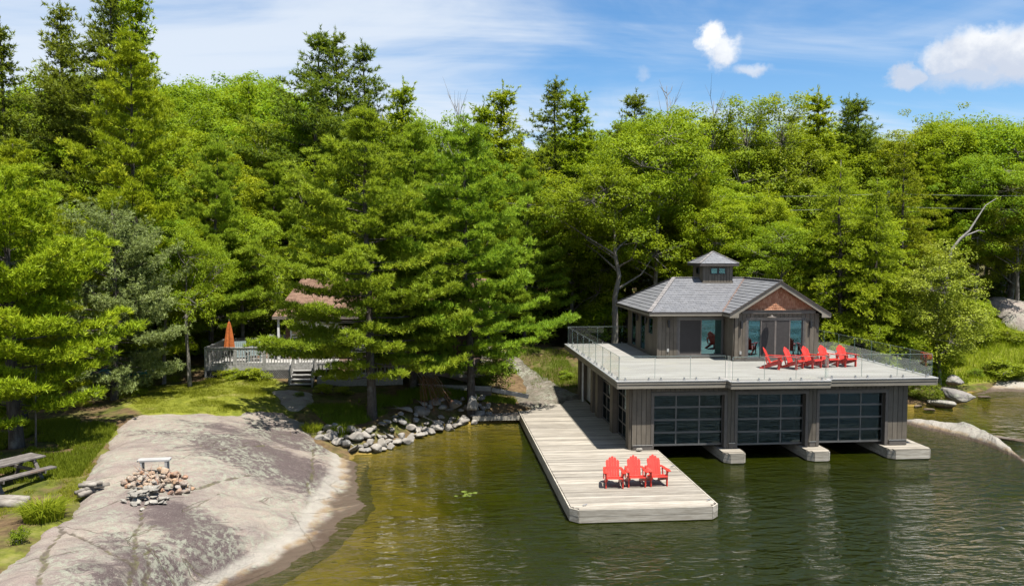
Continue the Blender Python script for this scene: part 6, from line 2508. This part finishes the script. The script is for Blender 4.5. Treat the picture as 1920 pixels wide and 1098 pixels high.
# ------------------------------------------------------------------ things on and around the outcrop
def outcrop_things():
    rg = random.Random(31)
    # bench
    p = atz(290, 890, 1.8)
    b = empty('bench', (p[0], p[1], surf(p[0], p[1]) - .02), R(4), 'pale grey plank bench standing behind the stone fire ring', 'bench')
    MB().prism([(-.47, -.12), (-.42, -.16), (.42, -.16), (.47, -.12), (.47, .12), (.42, .16), (-.42, .16), (-.47, .12)], 'z', .40, .45).build('seat', M['bench'], b)
    for s in (-.36, .36):
        for yy in (-.10, .10):
            piece('leg', b, M['bench'], s - .035, s + .035, yy - .05, yy + .05, 0, .40)
        piece('leg_brace', b, M['bench'], s - .025, s + .025, -.06, .06, .08, .15)
    # fire ring: tawny and grey stones heaped round a hollow
    fs = [boulder_mesh(200 + i, M['fire_stone'], 12 + i % 4, .75) for i in range(5)]
    gs = [boulder_mesh(220 + i, M['grey_stone'], 12 + i % 4, .62) for i in range(4)]
    c = atz(300, 912, 1.72)
    for i in range(112):
        a = rg.uniform(0, 6.28)
        lay = 0 if i < 62 else (1 if i < 98 else 2)
        rr = rg.uniform(.3, 1.0) if lay == 0 else rg.uniform(.35, .85) if lay == 1 else rg.uniform(.5, .75)
        x, y = c[0] + math.cos(a) * rr * .98, c[1] + math.sin(a) * rr * .80
        s = rg.uniform(.17, .31)
        o = link('fire_stone', fs[rg.randrange(5)], None, (x, y, surf(x, y) + .06 + lay * .13), (rg.uniform(-.5, .5), rg.uniform(-.5, .5), rg.uniform(0, 6.28)), (s * 1.2, s, s))
        tag(o, ('tawny or grey stone in the bottom course of the fire ring', 'tawny or grey stone in the middle course of the fire ring', 'tawny or grey stone on top of the fire ring')[lay], 'stone', 'fire ring stones')
    c = atz(268, 945, 1.6)
    for i in range(40):
        a = rg.uniform(0, 6.28)
        lay = 0 if i < 24 else 1
        rr = math.sqrt(rg.uniform(0, 1)) * (1 - .35 * lay)
        x, y = c[0] + math.cos(a) * rr * .62, c[1] + math.sin(a) * rr * .62
        s = rg.uniform(.19, .36)
        o = link('grey_stone', gs[rg.randrange(4)], None, (x, y, surf(x, y) + .05 + lay * .16), (rg.uniform(-.4, .4), rg.uniform(-.4, .4), rg.uniform(0, 6.28)), (s * 1.35, s, s * .8))
        tag(o, ('grey stone at the bottom of the heap in front of the fire ring', 'grey stone on top of the heap in front of the fire ring')[lay], 'stone', 'grey stone heap')
    # split logs
    c = atz(172, 928, 1.7)
    for i in range(13):
        lay = 0 if i < 6 else 1 if i < 10 else 2
        L = rg.uniform(.45, .7)
        r = rg.uniform(.05, .085)
        j = i - (0, 6, 10)[lay]
        m = MB().tube([(-L / 2, 0, 0), (0, rg.uniform(-.02, .02), .01), (L / 2, 0, 0)], [r, r * 1.05, r * .92], 8)
        x, y = c[0] + rg.uniform(-.08, .08), c[1] - .28 + j * .13 + lay * .05
        ang = R(rg.uniform(-10, 25) if lay == 2 else rg.uniform(25, 75))
        o = m.build('firewood_log', M['log'], None, (x, y, surf(x, y) + .06 + lay * .105), (0, rg.uniform(-.06, .06), ang), True)
        tag(o, ('weathered log at the bottom of the firewood pile beside the fire ring', 'weathered log in the middle of the firewood pile beside the fire ring', 'weathered log on top of the firewood pile beside the fire ring')[lay], 'log', 'firewood pile')
    # picnic table
    p = atz(18, 905, 1.75)
    t = empty('picnic_table', (p[0] - .15, p[1] + .25, gz(p[0], p[1]) - .02), R(58), 'weathered picnic table with attached benches on the shaded grass', 'picnic table')
    for i in range(5):
        piece('table_plank', t, M['picnic'], -.92, .92, -.37 + i * .148, -.37 + i * .148 + .14, .70, .74)
    for s in (-1, 1):
        for i in range(2):
            piece('bench_plank', t, M['picnic'], -.92, .92, s * .74 - .14 + i * .145, s * .74 - .14 + i * .145 + .138, .42, .46)
    for xx in (-.62, .62):
        for s in (-1, 1):
            MB().beam((xx, s * .72, 0), (xx, s * .22, .70), .045, .10, (1, 0, 0)).build('leg', M['picnic'], t)
        piece('cross_brace', t, M['picnic'], xx - .068, xx - .024, -.88, .88, .33, .42)
        piece('cross_brace', t, M['picnic'], xx - .07, xx - .026, -.36, .36, .61, .70)
    # log by the table
    p = atz(10, 940, 1.7)
    for k, (dx, dy, lab) in enumerate(((0, 0, 'grey split log lying by the picnic table, closer to the grass tussock'), (-.1, .38, 'grey split log lying closest to the picnic table legs'))):
        m = MB().tube([(-.55, 0, 0), (0, .03, .01), (.55, 0, 0)], [.13, .14, .12], 9)
        o = m.build('log', M['log'], None, (p[0] + dx, p[1] + dy, gz(p[0], p[1]) + .08), (0, 0, R(-12 + 8 * k)), True)
        tag(o, lab, 'log')
    # turquoise rowing boat under the grey-green pine
    p = atz(262, 712, 2.3)
    bt = empty('rowing_boat', (p[0] - .6, p[1], gz(p[0], p[1]) + .35), R(18), 'turquoise small boat with white rim lying under the grey-green pine', 'boat')
    m = MB()
    N_ = 15
    for i in range(N_):
        t_ = i / (N_ - 1)
        x = (t_ - .5) * 3.4
        w = .62 * math.sin(math.pi * min(1, t_ * .85 + .14)) ** .7
        for k in range(9):
            a = math.pi * k / 8
            m.v.append((x, -math.cos(a) * w, .42 - math.sin(a) * .42 + .12 * (t_ - .5) ** 2 * 4))
    for i in range(N_ - 1):
        for k in range(8):
            m.f.append((i * 9 + k, i * 9 + k + 1, (i + 1) * 9 + k + 1, (i + 1) * 9 + k))
    m.f.append(tuple(range(9)))
    m.build('hull', M['turquoise'], bt, smooth_=True)
    for sgn in (0, 8):
        MB().tube([m.v[i * 9 + sgn] for i in range(N_)], .035, 6).build('rim', M['white'], bt)
    MB().quad(*[m.v[i * 9] for i in range(N_)], *[m.v[i * 9 + 8] for i in range(N_ - 1, -1, -1)]).build('cover', M['turquoise'], bt, (0, 0, .02))
    # thin bare sapling trunks by the lawn
    for px, py, z, h, r, lab in ((67, 838, 1.85, 3.0, .035, 'thin pale pole-like trunk beside the broad pine over the picnic table'),):
        q = atz(px, py, z)
        e = empty('bare_trunk', (q[0], q[1], gz(q[0], q[1]) - .2), 0, lab, 'tree trunk')
        MB().tube([(0, 0, 0), (.03, 0, h * .4), (.10 if r > .1 else .02, .05, h * .75), (.25 if r > .1 else .05, .1, h)], [r, r * .85, r * .7, r * .5], 8).build('trunk', M['bark_grey'] if r < .1 else M['bark_pine'], e, smooth_=True)
    # lily pads
    c = atz(873, 926, 0)
    for i in range(8):
        x, y = c[0] + rg.uniform(-.35, .35), c[1] + rg.uniform(-.35, .35)
        n = 12
        r = rg.uniform(.06, .11)
        m = MB().prism([(math.cos(.3 + 5.7 * k / n) * r, math.sin(.3 + 5.7 * k / n) * r) for k in range(n + 1)] + [(0, 0)], 'z', .004, .012)
        o = m.build('lily_pad', M['lily_pad'], None, (x, y, .004), (0, 0, rg.uniform(0, 6)))
        tag(o, 'small floating yellow-green lily pad in the open cove water', 'lily pad', 'lily pads in the cove')
    # dead brown bough hanging in front of the pines
    p = atz(778, 762, 1.1)
    o0 = empty('dead_bough', (p[0], p[1] - .3, gz(p[0], p[1] - .3)), 0, 'rust-brown dead pine bough drooping to the ground behind the large cove pine', 'bough')
    fo = Foliage(np.random.RandomState(4))
    m = MB()
    rr = np.random.RandomState(9)
    for i in range(16):
        e = np.array([rr.uniform(.3, 1.8), rr.uniform(-.5, .5), rr.uniform(.0, .7)])
        st = np.array([-.2, 0, 2.2])
        mid = st * .5 + e * .5 + np.array([.2, 0, .25])
        m.tube([st, mid, e], [.02, .012, .005], 4)
        q = np.linspace(0, 1, 16)[:, None]
        pts = mid * (1 - q) + e * q
        fo.needles(pts, np.tile(e - mid, (16, 1)), np.full(16, .5), 5, .16, .02, -.3, .5)
    m.build('branch', M['bark_grey'], o0)
    link('needles', fo.tri_mesh('needles', M['dead_needle']), o0)
    # crooked dead limb over the meadow
    q = atY(1788, 470, 55)
    o1 = empty('dead_limb', (q[0], q[1], gz(q[0], q[1])), 0, 'crooked pale dead limb reaching out over the meadow trees', 'dead tree')
    g0 = gz(q[0], q[1])
    P = [atY(a, b, 55) for a, b in ((1770, 560), (1783, 470), (1800, 448), (1818, 432), (1835, 405), (1848, 385), (1868, 372))]
    loc = [tuple(v - np.array([q[0], q[1], g0])) for v in P]
    m = MB().tube([(loc[0][0] - .3, loc[0][1], -.2)] + loc, [.16, .13, .11, .095, .075, .055, .035, .015], 7)
    B2 = [tuple(atY(a, b, 55) - np.array([q[0], q[1], g0])) for a, b in ((1800, 448), (1815, 440), (1835, 432), (1846, 434))]
    m.tube(B2, [.08, .065, .045, .02], 6)
    m.build('trunk', M['bark_dead'], o1, smooth_=True)
    # utility pole with wires
    q = atY(1666, 362, 57)
    gzq = gz(q[0], q[1])
    u = empty('utility_pole', (q[0], q[1], gzq), 0, 'grey utility pole rising out of the hemlocks', 'utility pole')
    h = q[2] - gzq
    MB().tube([(0, 0, -.5), (0, 0, h)], [.15, .11], 10).build('pole', M['bark_dead'], u)
    piece('insulator', u, M['white'], -.06, .06, -.06, .06, h, h + .18)
    for k, (dz, sag) in enumerate(((-.05, .5), (-1.0, .6))):
        for sgn, ex in ((-1, 34), (1, 44)):
            pts = [(sgn * ex * t_, -2 * t_, h + dz - sag * 4 * t_ * (1 - t_) + (1.2 * t_ if sgn > 0 else .2 * t_)) for t_ in np.linspace(0, 1, 12)]
            MB().tube(pts, .011, 4).build('wire', M['wire'], u)


M['bench'] = m_wood('bench_wood', (.25, .245, .235), (.35, .345, .335), grain=(1.2, 9, 9), rand=.1)
M['picnic'] = m_wood('picnic_wood', (.092, .080, .070), (.155, .14, .126), grain=(3, 3, 6), rand=.3, stain=(.22, .11, .06))
M['log'] = m_wood('log_wood', (.125, .108, .09), (.22, .20, .17), grain=(3, 6, 6), rand=.5)
M['wire'] = m_plain('wire_metal', (.30, .30, .31), .5)
M['lily_pad'] = m_plain('lily_pad', (.10, .13, .018), .5)
outcrop_things()
